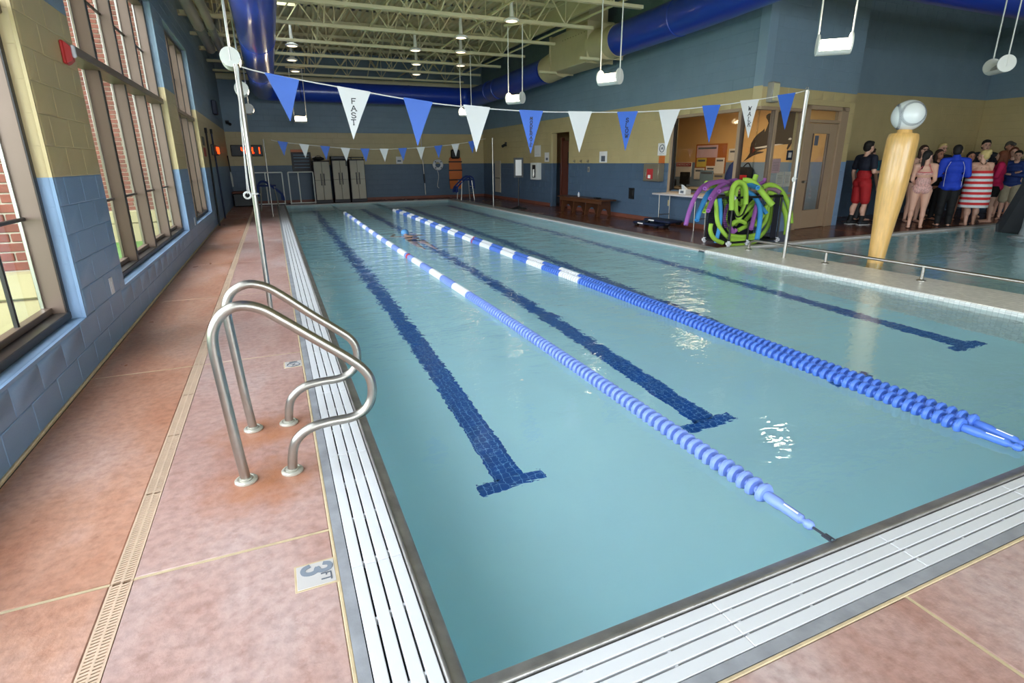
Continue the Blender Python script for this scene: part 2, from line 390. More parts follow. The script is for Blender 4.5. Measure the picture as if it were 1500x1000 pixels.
# stroke lettering: each glyph on a 0..1 (width) x 0..1 (height) grid
GLY = {
 'F': [[(.1,0),(.1,1)],[(.1,1),(.9,1)],[(.1,.52),(.7,.52)]],
 'A': [[(0,0),(.5,1),(1,0)],[(.2,.36),(.8,.36)]],
 'S': [[(.88,.8),(.7,.97),(.45,1),(.2,.93),(.1,.75),(.22,.58),(.5,.5),(.78,.42),(.9,.25),(.8,.07),(.5,0),(.25,.03),(.08,.2)]],
 'T': [[(.5,0),(.5,1)],[(.02,1),(.98,1)]],
 'M': [[(.05,0),(.12,1),(.5,.25),(.88,1),(.95,0)]],
 'O': [[(.5,1),(.2,.9),(.05,.5),(.2,.1),(.5,0),(.8,.1),(.95,.5),(.8,.9),(.5,1)]],
 'D': [[(.1,0),(.1,1),(.5,1),(.8,.85),(.93,.5),(.8,.15),(.5,0),(.1,0)]],
 'E': [[(.9,1),(.1,1),(.1,0),(.9,0)],[(.1,.52),(.7,.52)]],
 'R': [[(.1,0),(.1,1),(.6,1),(.85,.88),(.88,.72),(.8,.56),(.55,.5),(.1,.5)],[(.5,.5),(.95,0)]],
 'L': [[(.1,1),(.1,0),(.9,0)]],
 'W': [[(0,1),(.25,0),(.5,.8),(.75,0),(1,1)]],
 'K': [[(.1,0),(.1,1)],[(.88,1),(.1,.42)],[(.38,.6),(.92,0)]],
 'G': [[(.88,.82),(.6,1),(.25,.9),(.06,.5),(.25,.1),(.6,0),(.9,.12),(.9,.45),(.6,.45)]],
 'N': [[(.1,0),(.1,1),(.9,0),(.9,1)]],
 'C': [[(.9,.82),(.6,1),(.25,.9),(.06,.5),(.25,.1),(.6,0),(.9,.18)]],
 'Y': [[(0,1),(.5,.5),(1,1)],[(.5,.5),(.5,0)]],
 'I': [[(.5,0),(.5,1)]],
 '3': [[(.1,.8),(.22,.95),(.5,1),(.8,.93),(.88,.75),(.78,.58),(.45,.52),(.8,.45),(.92,.26),(.8,.07),(.5,0),(.2,.06),(.06,.22)]],
 '4': [[(.72,0),(.72,1),(.05,.32),(.95,.32)]],
 '1': [[(.3,.8),(.55,1),(.55,0)]],
}
SERIF = {'A': [(0,0),(1,0)], 'T': [(.5,0)], 'M': [(.05,0),(.95,0)], 'R': [(.1,0),(.95,0)], 'L': [(.1,1)], 'W': [(0,1),(1,1)], 'K': [(.1,0),(.1,1),(.92,0),(.88,1)], 'E': [(.1,0),(.1,1)], 'D': []}
def strokes(mb, ch, fn, wd, th, serif=True, slant=0.0):
    """flat strokes of glyph ch; fn(u, v, h) places glyph coords (metres); wd = (width, height)"""
    W, H = wd; cnt = [0]
    def quad(a, b, t):
        ax, ay = a[0]*W+slant*a[1]*H, a[1]*H; bx, by = b[0]*W+slant*b[1]*H, b[1]*H
        dx, dy = bx-ax, by-ay; L = math.hypot(dx, dy) or 1; nx, ny = -dy/L*t/2, dx/L*t/2; ex, ey = dx/L*t*.3, dy/L*t*.3
        poly = [(ax-ex+nx, ay-ey+ny), (ax-ex-nx, ay-ey-ny), (bx+ex-nx, by+ey-ny), (bx+ex+nx, by+ey+ny)]
        cnt[0] += 1; q = cnt[0]*2e-5
        mb.add([fn(u, v, 0) for u, v in poly]+[fn(u, v, .0012+q) for u, v in poly], [(0,1,2,3),(4,5,6,7),(0,1,5,4),(1,2,6,5),(2,3,7,6),(3,0,4,7)])
    for st in GLY[ch]:
        if len(st) > 6: st = [(q.x, q.y) for q in smooth_path([(a, b, 0) for a, b in st], 3)]
        for a, b in zip(st[:-1], st[1:]): quad(a, b, th)
    if serif:
        for sx, sy in SERIF.get(ch, []): quad((sx-.16, sy), (sx+.16, sy), th*.7)
NOODLES = [["p",[[5.881,5.95,0.436],[5.96,5.994,0.617],[6.052,6.039,0.766],[6.157,6.083,0.901],[6.287,6.128,1.005],[6.444,6.172,1.07],[6.607,6.217,1.097],[6.798,6.261,1.102],[6.994,6.306,1.093],[7.178,6.35,1.047]],"longest purple pool noodle drooping far left over the caddy"],["b",[[6.087,5.93,0.506],[6.179,5.992,0.623],[6.284,6.053,0.725],[6.398,6.115,0.844],[6.509,6.177,0.917],[6.645,6.238,0.958],[6.811,6.3,0.959]],"blue pool noodle drooping left beside the long purple one"],["p",[[6.211,5.82,0.666],[6.331,5.915,0.733],[6.461,6.01,0.816],[6.612,6.105,0.901],[6.783,6.2,0.94]],"short purple pool noodle end hanging over front left corner"],["p",[[6.255,5.85,0.856],[6.395,5.925,0.948],[6.559,6.0,1.026],[6.73,6.075,1.074],[6.906,6.15,1.103],[7.131,6.225,1.122],[7.346,6.3,1.086]],"purple pool noodle arching from top centre toward the left"],["p",[[6.114,5.84,1.024],[6.23,5.896,1.069],[6.36,5.952,1.098],[6.534,6.008,1.116],[6.692,6.064,1.12],[6.879,6.12,1.085]],"purple pool noodle with open end facing front,far left top"],["g",[[6.594,6.35,1.085],[6.672,6.35,1.064],[6.762,6.35,1.035],[6.897,6.35,0.996]],"lime pool noodle end poking out leftmost at the top"],["g",[[6.367,6.08,0.637],[6.487,6.165,0.669],[6.612,6.25,0.715],[6.76,6.335,0.77],[6.898,6.42,0.827]],"lime pool noodle tip showing below short purple end"],["p",[[6.462,5.88,0.972],[6.617,5.947,0.991],[6.786,6.013,1.004],[6.981,6.08,1.004]],"purple pool noodle with open end beside the lime stub"],["g",[[6.776,6.05,0.966],[6.887,6.133,0.924],[7.008,6.217,0.875],[7.167,6.3,0.774]],"short lime pool noodle stub standing left of the arch"],["g",[[6.829,5.93,0.648],[6.81,5.93,0.777],[6.798,5.93,0.904],[6.804,5.93,1.015],[6.861,5.93,1.084],[6.933,5.93,1.103],[7.023,5.93,1.077],[7.089,5.93,0.999],[7.12,5.93,0.87],[7.131,5.93,0.733]],"lime pool noodle bent into an arch above front corner"],["g",[[7.034,6.03,0.599],[7.005,6.03,0.764],[6.986,6.03,0.878],[6.989,6.03,0.974],[7.047,6.03,1.02],[7.119,6.03,0.978],[7.151,6.03,0.872],[7.169,6.03,0.725]],"inner lime pool noodle bent inside the front arch"],["g",[[7.284,6.2,1.115],[7.336,6.143,1.115],[7.392,6.086,1.091],[7.441,6.029,1.035],[7.483,5.971,0.955],[7.537,5.914,0.866],[7.578,5.857,0.786],[7.631,5.8,0.703]],"thick lime pool noodle sloping down over the right rim"],["b",[[7.32,5.88,1.003],[7.342,5.987,1.023],[7.362,6.093,1.046],[7.359,6.2,1.064]],"short blue pool noodle with open end on top right"],["b",[[7.426,6.2,0.921],[7.481,6.137,0.873],[7.53,6.074,0.792],[7.542,6.011,0.695],[7.52,5.949,0.584],[7.467,5.886,0.459],[7.398,5.823,0.303],[7.314,5.76,0.132]],"blue pool noodle hanging down outside the front side"],["p",[[7.855,6.24,0.89],[7.706,6.166,0.814],[7.57,6.092,0.706],[7.471,6.018,0.581],[7.369,5.944,0.442],[7.265,5.87,0.302]],"purple pool noodle hanging beside the blue one in front"],["g",[[7.905,6.3,0.98],[7.975,6.263,1.019],[8.065,6.225,1.013],[8.163,6.188,0.96],[8.244,6.15,0.875],[8.322,6.112,0.745],[8.362,6.075,0.625],[8.384,6.037,0.471],[8.379,6.0,0.331]],"outer lime pool noodle arching over the right side"],["g",[[7.973,6.25,0.886],[8.06,6.207,0.86],[8.129,6.164,0.804],[8.195,6.121,0.706],[8.238,6.079,0.595],[8.275,6.036,0.459],[8.271,5.993,0.306],[8.229,5.95,0.138]],"lower lime pool noodle drooping beside the flag pole"],["g",[[7.686,6.35,1.001],[7.709,6.35,1.076],[7.732,6.35,1.143],[7.751,6.35,1.201]],"lime pool noodle stub standing highest out of caddy"],["m",[[8.029,6.3,0.948],[8.062,6.233,0.949],[8.084,6.167,0.935],[8.124,6.1,0.886]],"muddy mauve pool noodle under the outer right arch"],["p",[[7.875,6.4,1.028],[7.954,6.4,1.052],[8.014,6.4,1.076],[8.035,6.4,1.136]],"purple pool noodle tip sticking up behind right rim"],["b",[[7.723,6.15,0.679],[7.719,6.085,0.625],[7.757,6.02,0.532]],"short blue pool noodle inside caddy at right"],["g",[[6.518,6.05,0.417],[6.526,6.062,0.309],[6.59,6.075,0.204],[6.699,6.087,0.121],[6.872,6.1,0.058]],"lime pool noodle curling along caddy lower left"],["g",[[6.718,6.2,0.812],[6.717,6.172,0.667],[6.723,6.144,0.505],[6.757,6.116,0.373],[6.858,6.088,0.237],[7.002,6.06,0.114]],"long lime pool noodle curving down the left side"],["b",[[6.731,6.13,0.832],[6.776,6.13,0.651],[6.795,6.13,0.436],[6.778,6.13,0.237],[6.747,6.13,0.062]],"blue pool noodle standing upright inside left part"],["g",[[6.987,6.08,0.81],[7.057,6.087,0.676],[7.133,6.093,0.54],[7.193,6.1,0.419]],"left lime pool noodle of the V inside front"],["g",[[7.369,6.12,0.828],[7.297,6.107,0.698],[7.227,6.093,0.552],[7.17,6.08,0.439]],"right lime pool noodle of the V inside front"],["g",[[7.601,6.2,0.689],[7.475,6.18,0.628],[7.352,6.16,0.55]],"short lime pool noodle slanting inside above centre"],["g",[[7.66,6.22,0.6],[7.555,6.195,0.513],[7.429,6.17,0.415]],"lime pool noodle slanting inside at the centre"],["g",[[7.009,6.07,0.365],[7.078,6.07,0.42],[7.211,6.07,0.425],[7.331,6.07,0.382]],"lime pool noodle bowed across caddy middle"],["g",[[7.169,6.06,0.27],[7.286,6.06,0.309],[7.394,6.06,0.345],[7.498,6.06,0.408]],"lime pool noodle with end showing under middle bow"],["p",[[7.0,6.1,0.329],[7.052,6.1,0.275],[7.08,6.1,0.231],[7.153,6.1,0.27]],"crumpled purple pool noodle at caddy lower centre"],["g",[[6.938,6.03,0.197],[7.154,6.04,0.158],[7.392,6.05,0.147],[7.653,6.06,0.168]],"topmost lime pool noodle in the horizontal stack at caddy bottom"],["g",[[6.964,6.05,0.153],[7.173,6.053,0.117],[7.405,6.057,0.111],[7.658,6.06,0.14]],"second lime pool noodle in the horizontal stack at caddy bottom"],["g",[[6.95,6.03,0.116],[7.165,6.04,0.082],[7.403,6.05,0.078],[7.662,6.06,0.112]],"third lime pool noodle in the horizontal stack at caddy bottom"],["g",[[6.976,6.05,0.071],[7.185,6.053,0.041],[7.416,6.057,0.042],[7.667,6.06,0.084]],"fourth lime pool noodle in the horizontal stack at caddy bottom"],["g",[[6.962,6.03,0.034],[7.177,6.04,0.006],[7.414,6.05,0.008],[7.672,6.06,0.056]],"lowest lime pool noodle in the horizontal stack at caddy bottom"],["g",[[7.958,6.15,0.807],[8.012,6.16,0.633],[8.039,6.17,0.441],[8.013,6.18,0.283],[7.937,6.19,0.163],[7.842,6.2,0.079]],"outer lime pool noodle curving inside right side"],["g",[[7.863,6.12,0.693],[7.9,6.128,0.554],[7.883,6.135,0.399],[7.814,6.143,0.298],[7.739,6.15,0.231]],"middle lime pool noodle curving inside right side"],["g",[[7.602,6.1,0.313],[7.661,6.1,0.379],[7.74,6.1,0.461],[7.793,6.1,0.561],[7.823,6.1,0.662]],"inner lime pool noodle crossing the right curves"],["g",[[6.989,6.28,0.798],[7.057,6.285,0.662],[7.058,6.29,0.527],[7.107,6.295,0.371],[7.223,6.3,0.227]],"lime pool noodle standing at back of left part"],["p",[[7.059,6.25,0.715],[7.011,6.25,0.583],[7.013,6.25,0.414],[7.072,6.25,0.309]],"dark purple pool noodle behind the front post"],["g",[[7.285,6.3,0.737],[7.479,6.3,0.661],[7.682,6.3,0.55],[7.806,6.3,0.37]],"lime pool noodle slanting at back of caddy"],["g",[[7.344,6.32,0.322],[7.48,6.32,0.488],[7.64,6.32,0.654],[7.765,6.32,0.752]],"lime pool noodle leaning at back centre of caddy"]]
WHALE = [[10.021, 1.408], [9.908, 1.511], [9.826, 1.629], [9.835, 1.748], [9.817, 1.865], [9.746, 1.98], [9.651, 2.075], [9.493, 2.166], [9.445, 2.212], [9.422, 2.12], [9.376, 2.224], [9.339, 2.334], [9.374, 2.4], [9.434, 2.462], [9.434, 2.516], [9.374, 2.553], [9.284, 2.559], [9.18, 2.538], [9.103, 2.563], [8.971, 2.596], [8.799, 2.606], [8.589, 2.589], [8.453, 2.548], [8.396, 2.425], [8.408, 2.216], [8.422, 2.035], [8.476, 1.916], [8.578, 1.852], [8.621, 1.766], [8.681, 1.683], [8.708, 1.706], [8.679, 1.814], [8.803, 1.809], [9.041, 1.803], [9.238, 1.75], [9.442, 1.706], [9.609, 1.666], [9.37, 1.655], [9.409, 1.629], [9.598, 1.592], [9.725, 1.553], [9.85, 1.493]]
BELLY = [[9.69, 1.761], [9.539, 1.774], [9.371, 1.793], [9.166, 1.819], [8.964, 1.826], [8.804, 1.818], [8.96, 1.801], [9.161, 1.787], [9.363, 1.747], [9.664, 1.734]]
EYEP = [[8.696, 1.918], [8.672, 1.954], [8.627, 1.958], [8.599, 1.933], [8.633, 1.903]]
# ---------------------------------------------------------------- block walls
_bcache = {}
def block_mesh(L, H, bl, br, bb, bt, mk):
    key = (round(L,3), round(H,3), bl, br, bb, bt, mk)
    if key in _bcache: return _bcache[key]
    g, c, d, R, D = .0022, .005, .004, .05, .105
    def prof(a, b, lo, hi):
        p = []
        if lo: p += [(a, -D)]+[(a+R-R*math.cos(t), -R+R*math.sin(t)) for t in (0, .5, 1.05, PI/2)]
        else: p += [(a+g, -d), (a+g+c, 0)]
        if hi: p += [(b-R+R*math.cos(t), -R+R*math.sin(t)) for t in (PI/2, 1.2, .8, .4, 0)]+[(b, -D)]
        else: p += [(b-g-c, 0), (b-g, -d)]
        return p
    pu = prof(0, L, bl, br); pv = prof(0, H, bb, bt)
    mb = MB(); nu, nv = len(pu), len(pv)
    vs = [(u, v, min(nn, mm)) for u, nn in pu for v, mm in pv]
    fs = [(i*nv+j, (i+1)*nv+j, (i+1)*nv+j+1, i*nv+j+1) for i in range(nu-1) for j in range(nv-1)]
    mb.add(vs, fs)
    me = bpy.data.meshes.new('block'); me.from_pydata(mb.v, [], mb.f)
    me.polygons.foreach_set('use_smooth', [True]*len(me.polygons)); me.set_sharp_from_angle(angle=.6)
    me.materials.append(M[mk]); _bcache[key] = me
    return me
def block_wall(name, O, ua, na, U, bands, holes=(), thick=.2, n_ind=300, label=None, blockL=.4, near=None):
    """O: wall-face origin at floor; ua: direction along the wall; na: into the room; bands: [(z0, z1, courses, material)]"""
    O = Vector(O); ua = Vector(ua).normalized(); na = Vector(na).normalized(); za = Vector((0,0,1))
    W = lambda u, z, n: O+ua*u+za*z+na*n
    # backing (the mortar plane), cut round the openings
    us = sorted(set([U[0], U[1]]+[h[0]-.006 for h in holes]+[h[1]+.006 for h in holes]))
    zs = sorted(set([b[0] if b[0] > 0 else -.2 for b in bands]+[bands[-1][1]]+[h[2]-.006 for h in holes if h[2] > .01]+[h[3]+.006 for h in holes]))
    us = [u for u in us if U[0]-1e-6 <= u <= U[1]+1e-6]
    mats = []; mb = MB(); fm = []
    for i in range(len(us)-1):
        for j in range(len(zs)-1):
            uc = (us[i]+us[i+1])/2; zc = (zs[j]+zs[j+1])/2
            if any(h[0]-.006 < uc < h[1]+.006 and (h[2]-.006 if h[2] > .01 else -1) < zc < h[3]+.006 for h in holes): continue
            mk = [b[3] for b in bands if (b[0] if b[0] > 0 else -1)-1e-6 <= zc <= b[1]+1e-6][0]
            if mk not in mats: mats.append(mk)
            n0 = len(mb.f)
            p = [W(u, z, n) for n in (-thick, -.006) for u, z in ((us[i],zs[j]),(us[i+1],zs[j]),(us[i+1],zs[j+1]),(us[i],zs[j+1]))]
            mb.add(p, [(0,3,2,1),(4,5,6,7),(0,1,5,4),(1,2,6,5),(2,3,7,6),(3,0,4,7)])
            fm += [mats.index(mk)]*6
    me = bpy.data.meshes.new(name); me.from_pydata(mb.v, [], mb.f); me.validate()
    bm = bmesh.new(); bm.from_mesh(me); bmesh.ops.recalc_face_normals(bm, faces=bm.faces); bm.to_mesh(me); bm.free()
    for mk in mats: me.materials.append(M[mk])
    me.polygons.foreach_set('material_index', fm)
    root = struct(link(name, me), label)
    rot = Matrix((( ua.x, za.x, na.x), (ua.y, za.y, na.y), (ua.z, za.z, na.z))).to_4x4()
    blocks = []; row = 0
    for z0, z1, nc, mk in bands:
        hh = (z1-z0)/nc
        for k in range(nc):
            a = z0+k*hh; b = a+hh; mid = (a+b)/2; row += 1
            act = [h for h in holes if h[2] < mid < h[3]]
            cuts = [(U[0], False)]
            for h in sorted(act): cuts += [(h[0], True), (h[1], True)]
            cuts.append((U[1], False))
            for s in range(0, len(cuts), 2):
                (x0, l0), (x1, l1) = cuts[s], cuts[s+1]
                x0 = max(x0, U[0]); x1 = min(x1, U[1])
                if x1-x0 < .03: continue
                first = x0+(blockL/2 if row % 2 else blockL)-((x0-U[0]) % blockL if not l0 else 0)
                if first-x0 < .1: first += blockL
                e = [x0]; q = first
                while q < x1-.1: e.append(q); q += blockL
                e.append(x1)
                for i in range(len(e)-1):
                    p, r = e[i], e[i+1]; um = (p+r)/2
                    top = any(abs(h[2]-b) < hh*.5 and h[0] < um < h[1] for h in holes)
                    bot = any(abs(h[3]-a) < hh*.5 and h[0] < um < h[1] and h[2] < a for h in holes)
                    blocks.append((p, r, a, hh, l0 and i == 0, l1 and i == len(e)-2, bot, top, mk))
    ref = Vector(near) if near else CAM_LOC
    blocks.sort(key=lambda t: (W((t[0]+t[1])/2, t[2], 0)-ref).length)
    jm = {}
    for n, (p, r, a, hh, bl, br, bb, bt, mk) in enumerate(blocks):
        me = block_mesh(r-p, hh, bl, br, bb, bt, mk)
        mw = Matrix.Translation(W(p, a, 0)) @ rot
        if n < n_ind:
            o = link('block', me, root); o.matrix_local = mw
        else:
            s = jm.setdefault(mk, MB()); s.add([mw @ v.co for v in me.vertices], [list(f.vertices) for f in me.polygons])
    for mk, s in jm.items():
        me = bpy.data.meshes.new('far_blocks'); me.from_pydata(s.v, [], s.f); me.materials.append(M[mk])
        stuff(link('far_blocks', me, root))
    return root

BL = [(0, 1.4, 7, 'blue'), (1.4, 2.65, 6, 'cream'), (2.65, 5.45, 14, 'upblue')]
WINZ0, WINZ1 = .4, 3.85
wins = [(-6.6, -1.9), (-1.15, 3.58), (4.80, 9.42), (10.5, 13.45)]
wl = block_wall('wall_left', (-1.748, -9, 0), (0,1,0), (1,0,0), (0, 30.9), BL, [(a+9, b+9, WINZ0, WINZ1) for a, b in wins], thick=.236, n_ind=300,
    label='left masonry wall in blue and cream bands with tall windows', near=(-1.7, 3.5, 1.0))
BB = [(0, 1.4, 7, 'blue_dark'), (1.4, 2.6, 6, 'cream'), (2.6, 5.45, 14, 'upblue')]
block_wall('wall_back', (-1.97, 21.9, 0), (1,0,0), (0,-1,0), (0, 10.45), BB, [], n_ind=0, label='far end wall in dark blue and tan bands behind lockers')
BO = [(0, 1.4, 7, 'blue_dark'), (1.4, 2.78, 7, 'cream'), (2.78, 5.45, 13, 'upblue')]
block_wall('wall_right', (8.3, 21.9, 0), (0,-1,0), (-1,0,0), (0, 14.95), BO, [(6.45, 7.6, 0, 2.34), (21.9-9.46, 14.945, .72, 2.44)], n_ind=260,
    label='right hand wall with the office window and the recessed doorway', near=(8.3, 10, 1.3))
_da = Vector((3.22, .43, 0)).normalized()
BD = [(0, 1.4, 7, 'blue'), (1.4, 2.8, 7, 'cream'), (2.8, 5.45, 13, 'upblue')]
block_wall('wall_office_front', (8.3, 6.95, 0), _da, (_da.y, -_da.x, 0), (0, 3.25), BD, [(.005, 1.44, .72, 2.44), (1.5, 3.03, 0, 2.52)], n_ind=120,
    label='office front wall beside the taupe door, facing the pools', near=(10, 7, 2))
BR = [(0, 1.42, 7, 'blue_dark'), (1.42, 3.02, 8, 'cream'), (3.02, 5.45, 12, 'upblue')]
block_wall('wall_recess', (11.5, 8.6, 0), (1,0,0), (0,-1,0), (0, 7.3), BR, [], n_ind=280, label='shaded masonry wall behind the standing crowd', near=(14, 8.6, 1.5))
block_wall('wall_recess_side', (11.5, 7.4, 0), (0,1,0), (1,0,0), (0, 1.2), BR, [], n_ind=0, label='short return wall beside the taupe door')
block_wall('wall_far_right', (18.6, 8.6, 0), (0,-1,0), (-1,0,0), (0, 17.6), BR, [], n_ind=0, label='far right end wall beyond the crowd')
# wall behind the camera: big glazed openings on the street side
block_wall('wall_rear', (18.6, -9, 0), (-1,0,0), (0,1,0), (-.2, 20.57), BB, [(9.3, 19.9, .3, 4.3)], thick=.25, n_ind=0, label='wall behind the viewer with a broad window')

# ---------------------------------------------------------------- windows of the left wall
def window(name, label, y0, y1, mulls, verts):
    root = struct(thing(name, label, None, (-1.85, (y0+y1)/2, WINZ0)), label)
    xi, xo, xg = -1.848, -1.985, -1.955
    e = .0
    m = MB(); m.bbox(xo, xi+.012, y0, y1, WINZ0, WINZ0+.055, .006); m.build('sill_frame', 'bronze_dark', root)
    m = MB(); m.bbox(xo, xi, y0, y1, WINZ1-.07, WINZ1, .006); m.build('head_frame', 'bronze', root)
    for a in (y0, y1-.05):
        m = MB(); m.bbox(xo, xi, a, a+.05, WINZ0+.05, WINZ1-.06, .005); m.build('jamb', 'bronze', root)
        m = MB(); m.bbox(xi-.005, xi+.008, a-.0, a+.05, WINZ0+.05, WINZ1, .003); m.build('jamb_gasket', 'bronze_dark', root)
    for y in mulls:
        m = MB(); m.bbox(xo, xi, y-.028, y+.028, WINZ0+.05, WINZ1-.06, .005); m.build('mullion', 'bronze', root)
        m = MB(); m.bbox(xi-.004, xi+.006, y-.03, y+.03, WINZ0+.05, WINZ1-.06, .003); m.build('mullion_cap', 'bronze_dark', root)
    m = MB(); m.bbox(xo-.01, xi+.05, y0+.01, y1-.01, 2.40, 2.48, .008); m.build('transom', 'bronze', root)
    cells = [y0+.05]+[c for q in mulls for c in (q-.028, q+.028)]+[y1-.05]
    for i in range(0, len(cells), 2):
        a, b = cells[i], cells[i+1]
        for z0, z1 in ((WINZ0+.05, 2.40), (2.48, WINZ1-.06)):
            m = MB(); m.add([(xg, a, z0), (xg, b, z0), (xg, b, z1), (xg, a, z1)], [(0,1,2,3)]); m.build('glass_pane', 'pane', root, smooth=False)
        for z in (1.13, 3.14):
            m = MB(); m.bbox(xg-.014, xg+.014, a, b, z-.012, z+.012, .004); m.build('muntin', 'bronze_dark', root)
        if verts:
            for z0, z1 in ((WINZ0+.05, 2.40), (2.48, WINZ1-.06)):
                m = MB(); m.bbox(xg-.013, xg+.013, b-.52, b-.496, z0, z1, .004); m.build('muntin', 'bronze_dark', root)
        m = MB(); m.bbox(xg-.03, xg+.03, a, b, WINZ0+.055, WINZ0+.10, .004); m.build('glazing_bead', 'bronze', root)
        m = MB(); m.bbox(xg-.03, xg-.006, b-.02, b-.002, WINZ0+.1, WINZ1-.07, .003); m.build('glazing_bead', 'steel', root)
    return root
window('window_1', 'nearest tall bronze framed window with brick pier outside', -1.15, 3.58, [.1, 1.25, 2.4], True)
window('window_2', 'four bay tall bronze framed window past red alarm', 4.80, 9.42, [5.95, 7.05, 8.2], False)
window('window_3', 'farthest narrow bronze framed window of left wall', 10.5, 13.45, [11.5, 12.5], False)
def rear_window(name, x0, x1, label):
    root = struct(thing(name, label, None, ((x0+x1)/2, -9.1, .6)), label)
    for a in [x0+(x1-x0)*k/5 for k in range(6)]:
        m = MB(); m.bbox(a-.03, a+.03, -9.18, -9.06, .3, 4.3, .005); m.build('mullion', 'bronze', root)
    for z in (.33, 1.6, 2.8, 4.27):
        m = MB(); m.bbox(x0, x1, -9.17, -9.07, z-.03, z+.03, .005); m.build('transom', 'bronze', root)
    m = MB(); m.add([(x0, -9.12, .3), (x1, -9.12, .3), (x1, -9.12, 4.3), (x0, -9.12, 4.3)], [(0,1,2,3)]); m.build('glass_pane', 'pane', root, smooth=False)
window('window_6', 'tall bronze framed window behind the viewer', -6.6, -1.9, [-5.4, -4.25, -3.1], False)
rear_window('window_5', -1.3, 9.3, 'broad glazed window behind the viewer')

# ---------------------------------------------------------------- outside
lawn = MB(); lawn.box(-40, -1.985, -30, 60, -.35, .26); struct(lawn.build('lawn', 'grass', smooth=False), 'green lawn outside the left windows')
def brick_pier(y0, y1, x1, single, label):
    base = MB(); base.box(x1-1.3, x1-.012, y0+.012, y1, -.12, 4.6)
    root = struct(base.build('brick_pier', 'mortar', smooth=False), label)
    cap = MB(); cap.bbox(x1-1.32, x1+.03, y0-.03, y1+.02, .56, .76, .015); cap.build('stone_band', 'stone', root)
    for k in range(2):
        m = MB(); m.bbox(x1-1.3, x1+.015, y0-.015, y1+.01, -.12+k*.34, .213+k*.34, .008); m.build('stone_block', 'stone', root)
    hgt, lng, g = .0667, .2, .011
    bm_ = {}; joined = MB(); n = 0; z = .77; row = 0
    while z < 4.5:
        x = x1-(0 if row % 2 else .1); first = True
        x = x1
        off = .1 if row % 2 else .2
        while x > x1-1.25:
            L = (off if first else .2)-g; first = False
            if single and n < 300 and x-L > x1-.85:
                k = round(L, 3)
                if k not in bm_:
                    t = MB(); t.bbox(-L, 0, 0, .05, 0, hgt-g, .004); bm_[k] = t.mesh('brick', True, .5); bm_[k].materials.append(M['brick'])
                link('brick', bm_[k], root, (x, y0+random.uniform(-.002, .002), z)); n += 1
            else: joined.bbox(x-L, x, y0, y0+.05, z, z+hgt-g, .004)
            x -= L+g
        # the side that faces the building
        z += hgt; row += 1
    if joined.v: stuff(joined.build('brickwork', 'brick', root, angle=.5))
    return root
brick_pier(3.62, 4.7, -1.99, True, 'red brick pier on cream stone base outside nearest window')
brick_pier(9.46, 10.4, -1.99, False, 'red brick pier outside the four bay window')
brick_pier(13.5, 14.4, -1.99, False, 'red brick pier outside the farthest window')
def house():
    root = thing('building', 'pale building with horizontal siding seen through the upper panes', 'building', (-9, 30, -.2))
    m = MB(); m.box(-16, -2.6, 26, 34, -.2, 11); m.build('wall', 'siding', root, smooth=False)
    j = MB()
    for k in range(36): j.add([(-16, 25.95, -.1+k*.3), (-2.6, 25.95, -.1+k*.3), (-2.6, 25.985, .19+k*.3), (-16, 25.985, .19+k*.3)], [(0,1,2,3)])
    stuff(j.build('siding', 'siding', root, smooth=False))
    m = MB(); m.add([(-16.5,25.5,11),(-2.1,25.5,11),(-2.1,34.5,11),(-16.5,34.5,11),(-16.5,30,13),(-2.1,30,13)], [(0,1,5,4),(2,3,4,5),(0,4,3),(1,2,5),(0,3,2,1)]); m.build('roof', 'bronze', root, smooth=False)
    for k in range(4):
        m = MB(); m.bbox(-14+k*3, -12.6+k*3, 25.9, 26.05, 2, 4, .03); f = m.build('window', 'white_metal', root)
        m = MB(); m.box(-13.9+k*3, -12.7+k*3, 25.88, 25.9, 2.1, 3.9); m.build('pane', 'bronze_dark', f, smooth=False)
house()

# ---------------------------------------------------------------- floor: slabs with caulked joints
fl = MB(); fl.box(-1.76, -.30, -9.0, 21.9, -.16, -.05); fl.box(-.3, 18.6, -9.0, -.26, -.16, -.05)
fl.box(-.3, 8.3, 20.45, 21.9, -.16, -.05); fl.box(6.3, 8.3, 5.75, 20.45, -.16, -.05); fl.box(8.3, 18.6, 5.75, 8.6, -.16, -.05); fl.box(16.5, 18.6, -.26, 5.75, -.16, -.05)
floor = struct(fl.build('floor', 'caulk', smooth=False), 'terracotta concrete pool deck with pale caulked joints')
jt = MB()
def slab_field(x0, x1, y0, y1, xs, ys, mk, g=.0065):
    ex = [x0]+[x for x in xs if x0+.2 < x < x1-.2]+[x1]; ey = [y0]+[y for y in ys if y0+.2 < y < y1-.2]+[y1]
    for i in range(len(ex)-1):
        for j in range(len(ey)-1):
            a, b = ex[i]+(g if i else 0), ex[i+1]-(g if i < len(ex)-2 else 0)
            c, d = ey[j]+(g if j else 0), ey[j+1]-(g if j < len(ey)-2 else 0)
            m = MB(); m.bbox(a, b, c, d, -.055, 0, .004); m.build('slab', mk, floor)
    for x in ex[1:-1]: jt.box(x-g, x+g, y0, y1, -.05, -.0015)
    for y in ey[1:-1]: jt.box(x0, x1, y-g, y+g, -.05, -.0015)
YJ = [-1.55, .88, 3.3, 5.72, 8.15, 10.55, 13.0, 15.4, 17.8, 20.2]
slab_field(-1.735, -1.088, -9, 21.9, [], YJ, 'deck')
slab_field(-1.012, -.316, -9, 20.6, [], YJ, 'deck2')
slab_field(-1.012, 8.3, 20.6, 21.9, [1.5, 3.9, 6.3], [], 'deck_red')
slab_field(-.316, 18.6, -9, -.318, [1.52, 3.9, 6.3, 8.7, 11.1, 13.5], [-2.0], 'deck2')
slab_field(6.66, 8.3, 5.92, 20.6, [], [8.3, 10.7, 13.1, 15.5, 17.9], 'deck_red')
